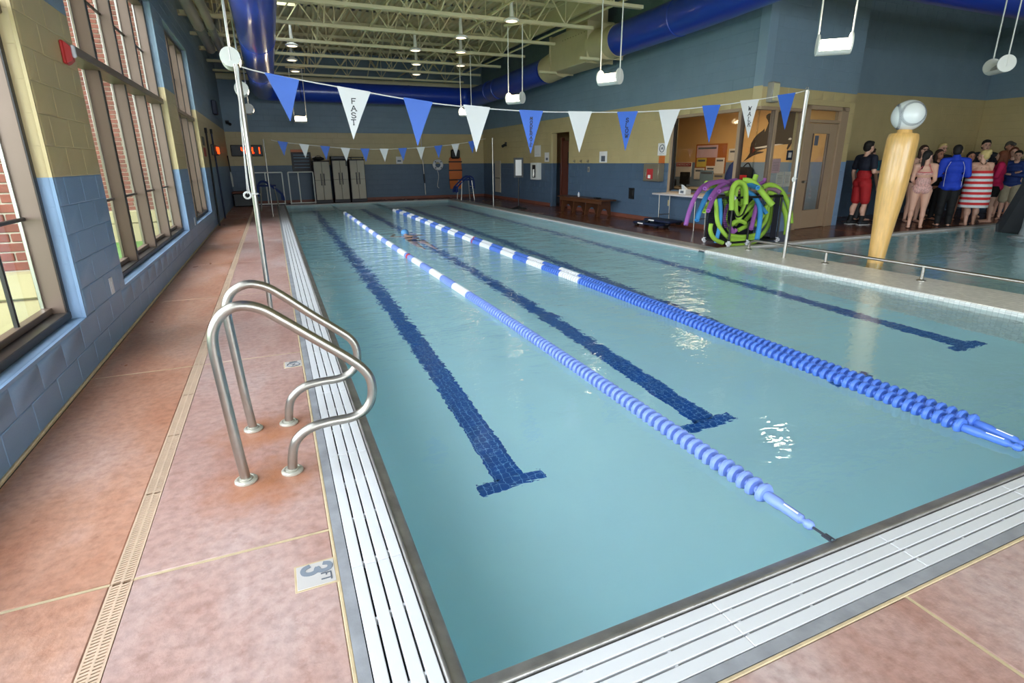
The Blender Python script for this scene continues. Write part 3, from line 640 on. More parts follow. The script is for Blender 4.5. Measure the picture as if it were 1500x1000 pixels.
slab_field(8.3, 18.6, 5.92, 8.6, [10.7, 13.1, 15.5], [], 'deck_red')
jt.build('joint', 'caulk', floor, smooth=False)
m = MB(); m.bbox(-.316, -.303, -.318, 20.6, -.05, .001, .003); m.bbox(-.303, 6.17, -.318, -.305, -.05, .001, .003); m.build('edge_joint', 'caulk', floor)
m = MB(); m.bbox(-1.752, -1.733, -9, 21.9, 0, .022, .005); struct(m.build('baseboard_left', 'caulk'), 'tan sealant strip along the foot of left wall')
m = MB(); m.bbox(8.27, 8.3, 6.95, 14.25, 0, .1, .006); m.bbox(8.27, 8.3, 15.5, 21.9, 0, .1, .006); struct(m.build('baseboard_right', 'brownred'), 'terracotta base along the right hand wall')
m = MB(); m.bbox(-1.74, 8.3, 21.87, 21.9, 0, .1, .006); struct(m.build('baseboard_back', 'brownred'), 'terracotta base along the far end wall')

# trench drain: grating sections in a beige frame
dr = thing('trench_drain', 'beige slotted trench drain running along the left deck', 'drain', (-1.05, 0, 0))
m = MB(); m.box(-1.088, -1.012, -9, 20.4, -.06, -.025); m.build('channel', 'grate_base', dr, smooth=False)
sec = MB(); Ls = .61
for x in (-.036, -.004, .028): sec.box(x, x+.008, 0, Ls-.004, -.02, 0)
k = .004
while k < Ls-.02:
    sec.add([(-.030, k, 0), (-.004, k+.006, 0), (-.004, k+.0145, 0), (-.030, k+.0085, 0), (-.030, k, -.012), (-.004, k+.006, -.012), (-.004, k+.0145, -.012), (-.030, k+.0085, -.012)], [(0,1,2,3),(0,4,5,1),(3,2,6,7)])
    sec.add([(.002, k, 0), (.030, k+.006, 0), (.030, k+.0145, 0), (.002, k+.0085, 0), (.002, k, -.012), (.030, k+.006, -.012), (.030, k+.0145, -.012), (.002, k+.0085, -.012)], [(0,1,2,3),(0,4,5,1),(3,2,6,7)])
    k += .0142
sm = sec.mesh('grate_section', False); sm.materials.append(M['drain'])
for i in range(40): link('grate_section', sm, dr, (0, -4+i*Ls, -.001))

# ---------------------------------------------------------------- gutters
def gutter(name, label, P, along, out, length, start=0):
    """P: water-edge origin; along: unit run; out: unit direction away from the water"""
    P = Vector(P); A = Vector(along); Oo = Vector(out)
    root = thing(name, label, 'gutter grating', P)
    Wp = lambda s, d, z: P+A*s+Oo*d+Vector((0,0,z))
    def run(prof, s0, s1):
        mb = MB(); k = len(prof)
        mb.add([Wp(s0, d, z) for d, z in prof]+[Wp(s1, d, z) for d, z in prof], [(i, (i+1)%k, k+(i+1)%k, k+i) for i in range(k)]+[tuple(range(k)), tuple(range(2*k-1, k-1, -1))]); return mb
    prof = [(0,-.20), (0,-.022), (.004,-.012), (.012,-.006), (.046,.001)]+[(.054+.008*math.cos(t), .003+.008*math.sin(t)) for t in (2.6, 2.0, 1.4, .8, .2, -.4)]+[(.062,-.03), (.03,-.05), (.03,-.2)]
    run(prof, start, length).build('steel_lip', 'dullsteel', root, angle=.9)
    run([(.06,-.2), (.06,-.035), (.264,-.035), (.264,-.2)], start, length).build('channel', 'grate_base', root, smooth=False)
    run([(.262,-.15), (.262,0), (.303,0), (.303,-.15)], start, length).build('concrete_edge', 'grey_conc', root, smooth=False)
    L = .873; sw, gp = .0425, .0073
    mb = MB(); mb.bbox(0, L-.0015, 0, sw, -.03, .0, .0025)
    me = mb.mesh('slat', True, .5); me.materials.append(M['white_plastic'])
    R3 = Matrix(((A.x, Oo.x, 0), (A.y, Oo.y, 0), (0, 0, 1))).to_4x4()
    cn = MB(); n = int((length-start)/L)+1
    for i in range(n):
        for r in range(4):
            d = .066+r*(sw+gp)
            o = link('slat', me, root); o.matrix_local = Matrix.Translation(A*(start+i*L)+Oo*d) @ R3
        for r in range(3):
            d = .066+r*(sw+gp)+sw
            for q in range(3):
                s = start+i*L+.04+q*L/3-.012*r
                p = [Wp(s, d, -.006), Wp(s+.011, d, -.006), Wp(s+.011, d+gp, -.006), Wp(s, d+gp, -.006), Wp(s, d, -.03), Wp(s+.011, d, -.03), Wp(s+.011, d+gp, -.03), Wp(s, d+gp, -.03)]
                cn.add(p, [(0,1,2,3), (0,4,5,1), (2,6,7,3), (1,5,6,2), (3,7,4,0)])
    stuff(cn.build('spacers', 'white_plastic', root, smooth=False))
    return root
gutter('gutter_grating', 'white slatted gutter grating with steel lip along left pool edge', (0,0,0), (0,1,0), (-1,0,0), 20.4, -.262)
gutter('gutter_grating', 'white slatted gutter grating with steel lip across the near pool end', (0,0,0), (1,0,0), (0,-1,0), 6.17, 0)

# ---------------------------------------------------------------- pools
DZ = -.95
m = MB(); X1, Y1 = 6.17, 20.4
m.add([(0,0,DZ),(X1,0,DZ),(X1,Y1,DZ),(0,Y1,DZ)], [(0,1,2,3)])
basin = struct(m.build('pool_basin', 'plaster', smooth=False), 'aqua plastered basin of the lap pool')
m = MB(); m.box(-.06, .001, 0, Y1, DZ, -.14); m.box(0, X1, -.06, .001, DZ, -.14); m.box(0, X1, Y1-.001, Y1+.1, DZ, -.02); m.box(X1-.001, X1+.06, 5.7, Y1, DZ, -.02)
m.build('basin_wall', 'plaster_wall', basin, smooth=False)
for cx in (.835, 2.46, 4.02, 5.66):
    m = MB(); m.box(cx-.1, cx+.1, 1.65, 18.75, DZ, DZ+.004); m.box(cx-.225, cx+.225, 1.55, 1.66, DZ, DZ+.004); m.box(cx-.225, cx+.225, 18.74, 18.85, DZ, DZ+.004)
    m.build('lane_marking', 'lane_tile', basin, smooth=False)
m = MB(); m.add([(.001,.001,-.016),(X1,.001,-.016),(X1,Y1,-.016),(.001,Y1,-.016)], [(0,1,2,3)])
struct(m.build('pool_water', 'water'), 'clear blue green water of the lap pool')
m = MB(); m.bbox(6.17, 6.32, 5.75, 20.62, -.2, .012, .012); struct(m.build('trim_1', 'tile_white'), 'pale coping along the right side of lap pool')
m = MB(); m.bbox(6.32, 6.66, 5.92, 20.6, -.2, .0, .01); struct(m.build('trim_2', 'grey_conc'), 'grey concrete band beside the right coping')
m = MB(); m.bbox(-.06, 6.17, 20.4, 20.6, -.2, .012, .012); struct(m.build('trim_3', 'tile_white'), 'pale coping across the far pool end')
bk = MB(); bk.bbox(6.175, 7.08, -.3, 5.76, -1.0, .03, .012)
bk = struct(bk.build('bulkhead', 'bulk_tile'), 'white tiled bulkhead between the lap pool and the warm pool')
m = MB(); m.box(6.168, 6.178, -.3, 5.76, -.95, .022); m.build('side_tiles', 'bulk_side', bk, smooth=False)
m = MB(); m.add([(7.08,-.3,-.9),(16.5,-.3,-.9),(16.5,5.78,-.9),(7.08,5.78,-.9)], [(0,1,2,3)]); m.box(7.08,16.5,-.36,-.3,-.9,-.03); m.box(16.5,16.56,-.3,5.78,-.9,-.03); m.box(7.08,16.5,5.77,5.85,-.9,-.03)
struct(m.build('warm_pool_basin', 'plaster', smooth=False), 'aqua plastered basin of the warm pool at right')
m = MB(); m.add([(7.08,-.3,-.02),(16.5,-.3,-.02),(16.5,5.77,-.02),(7.08,5.77,-.02)], [(0,1,2,3)])
struct(m.build('warm_pool_water', 'water2'), 'water of the warm pool beyond the bulkhead')
m = MB(); m.bbox(6.17, 16.56, 5.76, 5.92, -.3, .016, .012); struct(m.build('trim_4', 'tile_white'), 'pale coping along far edge of warm pool')
m = MB(); m.bbox(6.17, 16.56, -.316, -.28, -.3, .0, .01); struct(m.build('trim_5', 'grey_conc'), 'grey coping along near edge of warm pool')

# ---------------------------------------------------------------- ceiling: ribbed deck, joists
cz = 5.45; cd = MB()
def ribs(x0, x1, y0, y1, pitch=.19):
    x = x0; pts = []
    while x < x1:
        for dx, z in ((0, 0), (.09, 0), (.115, .05), (.165, .05)):
            if x+dx < x1: pts.append((x+dx, cz+z))
        x += pitch
    pts.append((x1, cz))
    n = len(pts); cd.add([(a, y0, b) for a, b in pts]+[(a, y1, b) for a, b in pts], [(i, i+1, n+i+1, n+i) for i in range(n-1)])
ribs(-2.0, 18.7, -9.1, 14.2); ribs(-2.0, -.18, 14.2, 15.6); ribs(.76, 18.7, 14.2, 15.6); ribs(-2.0, 18.7, 15.6, 22)
ceil = struct(cd.build('ceiling', 'deckpaint', smooth=False), 'cream ribbed metal roof deck on open web joists')
def joist(y):
    m = MB(); m.bbox(-1.75, 7.1, y-.05, y-.008, 4.46, 4.53, .006); m.bbox(-1.75, 7.1, y+.008, y+.05, 4.46, 4.53, .006)
    j = m.build('joist', 'ceil_paint', ceil)
    m = MB(); m.bbox(-1.75, 7.1, y-.06, y-.008, 5.36, 5.44, .006); m.bbox(-1.75, 7.1, y+.008, y+.06, 5.36, 5.44, .006); m.build('top_chord', 'ceil_paint', j)
    m = MB(); x = -1.7; p = .62; k = 0
    while x < 5.8:
        m.bar((x, y, 5.38), (x+p, y, 4.5), .026, .026); m.bar((x+p, y, 4.5), (x+2*p, y, 5.38), .026, .026); m.bar((x+p, y, 4.5), (x+p, y, 5.38), .02, .02); x += 2*p
    stuff(m.build('web', 'ceil_paint', j, smooth=False))
for k in range(-3, 13): joist(-2.4+1.932*k)
m = MB()
for x in (1.15, 3.35, 5.6):
    for k in range(12):
        y = -2.4+1.932*k
        m.bar((x, y, 4.52), (x, y+1.932, 5.36), .03, .03); m.bar((x, y, 5.36), (x, y+1.932, 4.52), .03, .03)
for x, z in ((-.05, 5.3), (2.2, 4.56), (4.5, 4.56), (6.6, 4.56)): m.bar((x, -3, z), (x, 21.8, z), .035, .035)
stuff(m.build('bridging', 'ceil_paint', ceil, smooth=False))
m = MB(); m.bbox(7.06, 7.14, -9, 21.9, 4.92, 5.0, .01); m.bbox(7.06, 7.14, -9, 21.9, 5.34, 5.43, .01); m.bbox(7.09, 7.11, -9, 21.9, 4.98, 5.36, .004); m.build('girder', 'ceil_paint', ceil)
m = MB(); m.bbox(-1.75, 8.3, 21.75, 21.9, 4.36, 4.56, .01); m.build('wall_angle', 'ceil_paint', ceil)
m = MB(); m.bar((-1.72, 9.1, 4.5), (.7, 13.0, 5.3), .05, .07); m.bar((-1.72, 12.9, 4.5), (.7, 16.9, 5.3), .05, .07); m.bar((-1.72, 16.8, 4.5), (.7, 20.5, 5.3), .05, .07); m.build('brace', 'ceil_paint', ceil)
# skylight
sk = struct(thing('window_4', 'small bright rooflight between the joists', None, (.29, 14.9, 5.45)), 'small bright rooflight between the joists')
for a, b, c, d in ((-.2, .78, 14.18, 14.22), (-.2, .78, 15.58, 15.62), (-.2, -.16, 14.2, 15.6), (.74, .78, 14.2, 15.6)):
    m = MB(); m.box(a, b, c, d, 5.42, 5.8); m.build('curb', 'ceil_paint', sk, smooth=False)
for x in (.12, .42): m = MB(); m.bbox(x, x+.03, 14.2, 15.6, 5.72, 5.78, .004); m.build('glazing_bar', 'bronze', sk)
m = MB(); m.box(-.2, .78, 14.2, 15.6, 5.79, 5.8); m.build('glass_pane', 'pane', sk, smooth=False)
# the roof above the deck
m = MB(); m.box(-2.1, -.2, -9.3, 22.3, 5.52, 5.6); m.box(.78, 19, -9.3, 22.3, 5.52, 5.6); m.box(-.2, .78, -9.3, 14.18, 5.52, 5.6); m.box(-.2, .78, 15.62, 22.3, 5.52, 5.6)
struct(m.build('roof', 'grey_conc', smooth=False), 'flat roof over the pool hall')
m = MB(); m.box(-2.05, 18.8, 22.12, 22.3, -.2, 5.6); m.box(18.82, 19.0, -9.2, 8.8, -.2, 5.6); m.box(8.55, 18.7, 8.82, 8.9, 2.9, 5.5); struct(m.build('wall_outer', 'grey_conc', smooth=False), 'outer masonry skin of the hall')

# ---------------------------------------------------------------- office behind the glass and hallway behind the doorway
of = MB(); of.box(11.18, 11.3, 7.38, 16.5, 0, 1.4); of.box(8.52, 11.18, 16.4, 16.5, 0, 1.4)
offw = struct(of.build('wall_office_inner', 'office_blue', smooth=False), 'inner office wall in blue and tan bands with the whale mural')
m = MB(); m.box(11.18, 11.3, 7.38, 16.5, 1.4, 3.0); m.box(8.52, 11.18, 16.4, 16.5, 1.4, 3.0); m.build('upper_band', 'office_orange', offw, smooth=False)
m = MB(); m.box(8.52, 11.3, 7.42, 16.5, 2.9, 3.0); struct(m.build('ceiling_office', 'paper', smooth=False), 'pale office ceiling')
m = MB(); m.box(8.32, 11.48, 7.35, 16.5, -.12, -.001); struct(m.build('floor_office', 'deck_red', smooth=False), 'dark red office floor')
m = MB(); m.box(8.5, 11.18, 14.0, 14.1, 0, 2.9); struct(m.build('wall_partition', 'cream', smooth=False), 'partition between office and hallway')
# ================================================================ lane ropes
def disc_mesh(mk):
    mb = MB(); mb.lathe([(.016,-.0275),(.020,-.019),(.044,-.017),(.0515,-.007),(.0515,.004),(.045,.012),(.022,.015),(.016,.0275)], n=12, axis='y')
    # six vent notches read as small fins on the near face
    for k in range(6):
        a = k*PI/3; c, s_ = math.cos(a), math.sin(a)
        mb.bar((.017*c, .02, .017*s_), (.040*c, .014, .040*s_), .007, .010, (0,1,0))
    me = mb.mesh('float_disc', True, .6); me.materials.append(M[mk]); return me
DISC = {k: disc_mesh(k) for k in ('rope_blue', 'rope_blue2', 'rope_white', 'rope_red')}
def lane_rope(x, xe, y0, y1, blue, label, red_y, yb=4.55, ph=0):
    root = thing('lane_rope', label, 'lane rope', (xe, .02, 0), group=None)
    p = .0565; n = int((y1-y0)/p)
    cols = {}
    count = 0
    for i in range(n):
        y = y0+i*p; xx = x+.02*math.sin(y*.5+ph)*min(1, y/3)
        if y < yb: c = blue
        else:
            k = int((y-yb)/p); c = 'rope_white' if (k//9) % 2 == 0 else blue
            if abs(y-red_y) < .045: c = 'rope_red'
        if count < 290:
            o = link('float_disc', DISC[c], root, (xx-xe, y-.02, .004)); o.rotation_euler = (0, random.uniform(0, 1), random.uniform(-.05, .05)); count += 1
    pts = [(xe, -.01, .004), (xe, .06, .004)]+[(xe+(x-xe)*min(1, (q-.06)/.3), q, .004) for q in (.2, .35)]+[(x+.02*math.sin(y*.5+ph)*min(1, y/3), y, .004) for y in [.5+k*.5 for k in range(int(y1/.5))]]+[(x, 20.38, -.02)]
    MB().tube(pts, .006, 6).build('cable', 'cable', root)
    t = MB(); a = Vector((xe, .07, .004)); b = Vector((x, y0-.02, .004)); d = b-a
    t.tube([a, a+d*.04, a+d*.05, a+d*.13, a+d*.14, a+d*.2, a+d*.24, a+d*.66, a+d*.70, a+d*.92, a+d], [.012, .02, .021, .021, .013, .013, .022, .022, .027, .027, .024], 10)
    t.build('end_tensioner', blue, root)
    t = MB(); t.tube([a+d*.3+Vector((-.006,0,.02)), a+d*.6+Vector((-.006,0,.02))], .004, 6); t.build('tensioner_slot', 'rope_white', root)
    t = MB(); t.tube([(xe-.012, -.02, .004), (xe-.012, .02, .004), (xe+.012, .02, .004), (xe+.012, -.02, .004)], .004, 6, closed=True); t.build('hook', 'cable', root)
    return root
lane_rope(1.55, 1.545, .33, 16.2, 'rope_blue', 'single lane rope of blue and white discs nearest the ladder rails', 7.43)
lane_rope(3.095, 3.105, .36, 16.4, 'rope_blue2', 'left rope of the doubled blue and white lane rope pair', 8.6, 4.62, .6)
lane_rope(3.215, 3.17, .36, 16.4, 'rope_blue2', 'right rope of the doubled blue and white lane rope pair', 8.9, 4.85, .6)

# ================================================================ ladder grab rails
def grab_rail(y, pts, label, x0, x1):
    root = thing('grab_rail', label, 'handrail', (x0, y, 0))
    P = smooth_path([(x, y, z) for x, z in pts], 6)
    MB().tube(P, .0235, 16).build('rail_tube', 'steel', root)
    for x in (x0, x1):
        m = MB(); m.lathe([(.052, 0), (.052, .008), (.046, .014), (.038, .015), (.035, .011), (.030, .011), (.030, .018), (.024, .020)], (x, y, .001), 24); m.build('escutcheon', 'escutcheon', root)
grab_rail(1.42, [(-.65,0),(-.665,.2),(-.682,.5),(-.69,.70),(-.672,.79),(-.625,.85),(-.56,.872),(-.48,.85),(-.40,.79),(-.25,.665),(-.13,.565),(-.055,.49),(-.02,.42),(-.022,.33),(-.06,.265),(-.13,.235),(-.24,.232),(-.33,.218),(-.395,.175),(-.425,.11),(-.44,0)], 'nearer stainless pool grab rail bolted to the left deck', -.65, -.44)
grab_rail(1.985, [(-.632,0),(-.647,.2),(-.663,.5),(-.671,.70),(-.655,.785),(-.61,.835),(-.54,.855),(-.46,.83),(-.38,.77),(-.24,.645),(-.12,.545),(-.045,.475),(-.015,.41),(-.018,.32),(-.06,.26),(-.13,.233),(-.24,.23),(-.33,.215),(-.395,.17),(-.425,.11),(-.44,0)], 'farther stainless pool grab rail behind its twin', -.632, -.44)

# ================================================================ deck markers
def glyph_tile(name, label, cx, cy, w_, h_, rz):
    t = thing(name, label, 'depth marker', (cx, cy, .001), rz)
    m = MB(); m.bbox(-w_/2-.008, w_/2+.008, -h_/2-.008, h_/2+.008, -.004, .0005, .001); m.build('caulk_bed', 'caulk', t, local=True)
    m = MB(); m.bbox(-w_/2, w_/2, -h_/2, h_/2, -.004, .0018, .001); m.build('tile', 'tile_white', t, local=True); return t
t = glyph_tile('depth_marker', 'square white deck tile reading 3 FT beside the left gutter', -.385, .63, .125, .135, -PI/2)
m = MB(); F = lambda u, v, h: (u-.052, v-.045, .0022+h)
strokes(m, '3', F, (.050, .098), .0185, False); m.build('numeral', 'ink2', t, local=True)
m = MB(); strokes(m, 'F', lambda u, v, h: (u+.006, v+.018, .0022+h), (.018, .034), .005, False); strokes(m, 'T', lambda u, v, h: (u+.028, v+.018, .0022+h), (.020, .034), .005, False); m.build('lettering', 'ink', t, local=True)
t = glyph_tile('depth_marker', 'small white no diving tile beside far grab rail', -.378, 3.02, .125, .12, -PI/2)
m = MB(); m.tube([(.02+.04*math.cos(a), .0+.045*math.sin(a), .002) for a in [k*PI/10 for k in range(20)]], .004, 4, closed=True); m.bar((-.008, -.03, .003), (.048, .03, .003), .006, .001); m.bar((.0, .01, .003), (.04, -.008, .003), .008, .001); m.build('symbol', 'ink', t, local=True)
m = MB(); m.box(-.055, -.035, -.03, .03, .0018, .0024); m.build('lettering', 'ink', t, local=True)
t = glyph_tile('depth_marker', 'white depth tile cut by the bottom picture edge', .60, -.42, .15, .16, 0)
m = MB(); m.bar((-.03, .01, .0025), (.03, .05, .0025), .01, .001); m.bar((0, .0, .0025), (.04, .03, .0025), .012, .001); m.build('symbol', 'ink', t, local=True)

# ================================================================ pennants
def pennant_line(label, y, pole_l, pole_r, data, hgt, cordpts):
    root = thing('pennant_line', label, 'bunting', (cordpts[0][0], y, cordpts[0][1]))
    MB().tube(smooth_path([(x, y, z) for x, z in cordpts], 4), .006, 6).build('cord', 'cord_white', root)
    for x0, x1, z0, z1, xt, zt, col, txt in data:
        m = MB(); f = lambda u, v, h: (u, y-.006+h, v)
        tp = Vector((xt, 0, zt))
        # a slightly bellied triangular sheet of real thickness
        mid0 = ((x0+xt)/2+.003, (z0+zt)/2); mid1 = ((x1+xt)/2-.003, (z1+zt)/2)
        m.prism([(x0, z0), mid0, (xt, zt), mid1, (x1, z1)], f, 0, .004)
        p = m.build('pennant', 'pennant_'+col, root, smooth=False)
        hm = MB(); hm.bar((x0, y-.003, z0), (x1, y-.003, z1), .012, .022); hm.build('hem', 'pennant_'+col, p)
        if txt:
            n = len(txt); top = max(z0, z1)-.045; Hh = abs(top-zt)*(.60 if n == 4 else .80); st = Hh/n
            tm = MB()
            for i, ch in enumerate(txt):
                zc = min(z0, z1)-.055-st*i-st*.78; fr = (zc+st*.39-zt)/(max(z0, z1)-zt)
                ww = min((x1-x0)*fr*.55, st*.72); hh = st*.74
                xc = xt+((x0+x1)/2-xt)*fr
                strokes(tm, ch, lambda u, v, h, xc=xc, zc=zc, ww=ww: (xc-ww/2+u, y-.008-h, zc+v), (ww, hh), .0085 if n == 4 else .0075, True, 0.0 if col == 'white' and txt == 'FAST' else .12)
            tm.build('lettering', 'black', p)
    return root
near = [(-.30,-.015,2.27,2.22,-.13,1.86,'blue',''),(.33,.64,2.18,2.14,.44,1.70,'white','FAST'),(.97,1.27,2.10,2.065,1.09,1.64,'blue',''),(1.61,1.91,2.05,2.03,1.74,1.58,'white',''),(2.26,2.55,2.015,2.01,2.40,1.56,'blue','MODERATE'),(2.88,3.19,2.015,2.02,3.04,1.57,'white',''),(3.55,3.84,2.025,2.04,3.69,1.59,'blue','SLOW'),(4.16,4.48,2.06,2.08,4.31,1.61,'white',''),(4.84,5.13,2.13,2.15,5.00,1.69,'blue',''),(5.47,5.79,2.21,2.24,5.68,1.75,'white','WALK'),(6.13,6.45,2.30,2.345,6.34,1.87,'blue','')]
pennant_line('near line of eleven blue and white pennants reading FAST to WALK', 4.64, None, None, near, .45, [(-.50,2.32),(-.30,2.275),(.33,2.185),(1.27,2.065),(2.26,2.016),(3.19,2.022),(4.16,2.06),(5.13,2.155),(5.79,2.245),(6.45,2.347),(6.63,2.385)])
far = []
fc = [(-.25,2.1),(.0,2.05),(.7,1.97),(1.9,1.87),(3.0,1.86),(4.2,1.92),(5.2,2.02),(6.1,2.18)]
def fz(x):
    for (a, b), (c, d) in zip(fc[:-1], fc[1:]):
        if a <= x <= c: return b+(d-b)*(x-a)/(c-a)
    return fc[-1][1]
for i in range(11):
    x0 = -.09+i*.56; far.append((x0, x0+.26, fz(x0), fz(x0+.26), x0+.13, fz(x0+.13)-.37, 'blue' if i % 2 == 0 else 'white', ''))
pennant_line('far line of small blue and white pennants before the lockers', 15.8, None, None, far, .37, fc)
def pole(label, x, y, h, r, cleat=None, ring=False):
    root = thing('flag_pole', label, 'pole', (x, y, 0))
    MB().tube([(x, y, 0), (x, y, h*.5), (x, y, h)], r, 14).build('tube', 'steel', root)
    m = MB(); m.lathe([(r*2, 0), (r*2, .012), (r*1.3, .02), (r*1.02, .03)], (x, y, 0), 20); m.build('base_flange', 'steel', root)
    if ring:
        m = MB(); m.tube([(x, y+.0+.02*math.cos(a), h+.02+.02*math.sin(a)) for a in [k*PI/6 for k in range(12)]], .004, 6, closed=True); m.build('top_eye', 'steel', root)
    if cleat:
        pts = [(x+.01, y-r-.004, h-.02), (x-.03, y-r-.01, h*.75), (x-.045, y-r-.012, cleat+.08), (x-.03, y-r-.01, cleat)]
        m = MB(); m.tube(smooth_path(pts, 5), .006, 6); m.tube([(x-.06, y-r-.01, cleat), (x-.03, y-r-.01, h*.8), (x, y-r-.004, h)], .004, 5)
        m.build('halyard', 'cord_white', root)
        m = MB(); m.tube([(x-.062+.03*math.cos(a), y-r-.012, cleat-.01+.03*math.sin(a)) for a in [k*PI/6 for k in range(12)]], .009, 6, closed=True); m.tube([(x+r*1.2*math.cos(a), y+r*1.2*math.sin(a), cleat) for a in [k*PI/6 for k in range(12)]], .008, 6, closed=True); m.build('cord_coil', 'cord_white', root)
    return root
pole('tall steel pole behind left grab rails holding near pennants', -.53, 4.66, 2.34, .025, 1.20)
pole('steel pole on the bulkhead holding right end of near pennants', 6.70, 4.66, 2.40, .025, 1.2, True)
pole('thin far pole at left end of small pennants', -.45, 15.9, 2.12, .018)
pole('thin far pole at right end of small pennants', 6.45, 16.1, 2.22, .02)

# ================================================================ bulkhead low rail
root = thing('low_grab_rail', 'low steel grab rail running along the white bulkhead', 'handrail', (6.8, 5.47, .03))
P = smooth_path([(6.83, 5.47, .03), (6.83, 5.46, .12), (6.83, 5.40, .175), (6.82, 5.2, .195), (6.81, 4.0, .205), (6.83, 2.7, .205), (6.84, 1.3, .205), (6.84, .0, .205)], 5)
MB().tube(P, .02, 12).build('rail_tube', 'steel', root)
for y in (4.06, 2.77, 1.48, .2):
    m = MB(); m.tube([(6.82, y, .03), (6.82, y, .2)], .019, 12); m.build('post', 'steel', root)
for y in (5.47, 4.06, 2.77, 1.48, .2):
    m = MB(); m.lathe([(.05, 0), (.05, .008), (.03, .014), (.02, .02)], (6.82 if y < 5.4 else 6.83, y, .03), 18); m.build('base_flange', 'steel', root)

# ================================================================ bat and ball feature
root = thing('bat_column', 'giant tan baseball bat column standing in the warm pool', 'water feature', (7.75, 3.98, -.9))
b0 = Vector((7.75, 3.98, -.9)); b1 = Vector((7.90, 3.98, 1.80)); d = b1-b0
prof = [(0,.10),(.1,.10),(.33,.105),(.4,.115),(.48,.128),(.56,.145),(.64,.165),(.72,.18),(.82,.19),(.92,.192),(.975,.19),(.995,.18),(1,.165)]
MB().tube([b0+d*t for t, r in prof], [r for t, r in prof], 28).build('bat', 'batwood', root)
MB().cyl(b1+Vector((0,0,-.01)), b1+Vector((.005,0,.05)), .10, .09, 20).build('ball_socket', 'batwood', root)
R = .205; cb = b1+Vector((.02, 0, .05+R*.93))
ball = thing('baseball', 'oversized white baseball with dark stitches on the bat column', 'ball', cb)
MB().ell(cb, R, 32, 20).build('ball', 'ball', ball)
# seam curve turned so that one lobe faces the viewer
st = MB(); rotm = Matrix.Rotation(.75, 3, 'Y') @ Matrix.Rotation(-.35, 3, 'Z')
to_cam = (CAM_LOC-cb).normalized()
cap_ax = (to_cam+Vector((.55, .1, .12))).normalized()
e1 = cap_ax.orthogonal().normalized(); e2 = cap_ax.cross(e1)
def seam(ax, ang, n):
    f1 = ax.orthogonal().normalized(); f2 = ax.cross(f1)
    for k in range(n):
        a = 2*PI*k/n; a2 = a+.05
        rad = lambda q, off: (ax*math.cos(ang+off)+(f1*math.cos(q)+f2*math.sin(q))*math.sin(ang+off))*(R+.0015)+cb
        st.bar(rad(a, -.0), rad(a2+.03, -.085), .006, .004, ax); st.bar(rad(a, .0), rad(a2+.03, .085), .006, .004, ax)
seam(cap_ax, .80, 46)
seam((-to_cam*.55+Vector((-.85, .1, -.1))).normalized(), .9, 46)
st.build('stitches', 'ink', ball, smooth=False)

# ================================================================ warm pool slide at far right
root = thing('pool_slide', 'charcoal slide chute coming down into the warm pool', 'slide', (13.5, 4.9, -.1))
m = MB(); path = smooth_path([(13.48, 4.9, -.08), (13.6, 4.9, .02), (13.8, 4.9, .3), (14.13, 4.9, .8), (14.6, 4.9, 1.4), (15.4, 4.9, 2.0)], 6)
sec_ = [(-.36, .22), (-.33, .0), (-.2, -.09), (0, -.11), (.2, -.09), (.33, .0), (.36, .22), (.31, .22), (.28, .03), (.17, -.04), (0, -.055), (-.17, -.04), (-.28, .03), (-.31, .22)]
k = len(sec_); vs = []; fs = []
for p in path: vs += [(p.x, p.y+a, p.z+b) for a, b in sec_]
for i in range(len(path)-1): fs += [(i*k+j, i*k+(j+1)%k, (i+1)*k+(j+1)%k, (i+1)*k+j) for j in range(k)]
fs += [tuple(range(k-1,-1,-1)), tuple((len(path)-1)*k+j for j in range(k))]
m.add(vs, fs); m.build('chute', 'slide', root)
MB().cyl((14.5, 4.9, -.9), (14.5, 4.9, 1.2), .09, .09, 16).build('leg', 'slide', root)
root = thing('water_column', 'grey round spray column rising from the warm pool at right edge', 'water feature', (12.55, 4.22, -.9))
m = MB(); m.lathe([(.30, 0), (.30, .92), (.28, .95), (.20, .97), (.18, 1.1), (.18, 1.5), (.21, 1.56), (.12, 1.62)], (12.55, 4.22, -.9), 28); m.build('column', 'palecol', root)
m = MB(); m.lathe([(.34, .9), (.36, .915), (.34, .93)], (12.55, 4.22, -.9), 28); m.build('collar', 'palecol', root)

# ================================================================ noodle caddy and noodles
root = thing('noodle_caddy', 'black mesh caddy crammed with pool noodles on right deck', 'storage bin', (7.45, 6.25, .0))
bx0, bx1, by0, by1, bz0, bz1 = 6.9, 8.06, 5.99, 6.58, .055, .84
for x, y in ((bx0, by0), (bx1, by0), (bx1, by1), (bx0, by1), (7.33, by0)):
    m = MB(); m.cyl((x, y, bz0), (x, y, bz1 if x != 7.33 else .42), .018, n=10); m.build('post', 'black', root)
for z in (bz0+.01, bz1):
    for a, b in (((bx0,by0),(bx1,by0)), ((bx1,by0),(bx1,by1)), ((bx1,by1),(bx0,by1)), ((bx0,by1),(bx0,by0))):
        m = MB(); m.cyl((a[0], a[1], z), (b[0], b[1], z), .02, n=10); m.build('rail', 'black', root)
for x, y, z in ((bx0,by0,bz1), (bx0,by0,bz0), (bx1,by0,bz0), (bx0,by1,bz0), (7.33,by0,bz0), (bx1,by1,bz0)):
    m = MB(); m.cyl((x-.045, y, z), (x+.045, y, z), .026, n=10); m.cyl((x, y-.045, z), (x, y+.045, z), .026, n=10); m.cyl((x, y, z-.045 if z > .5 else z-.05), (x, y, z+.045), .026, n=10); m.build('corner_fitting', 'white_plastic', root)
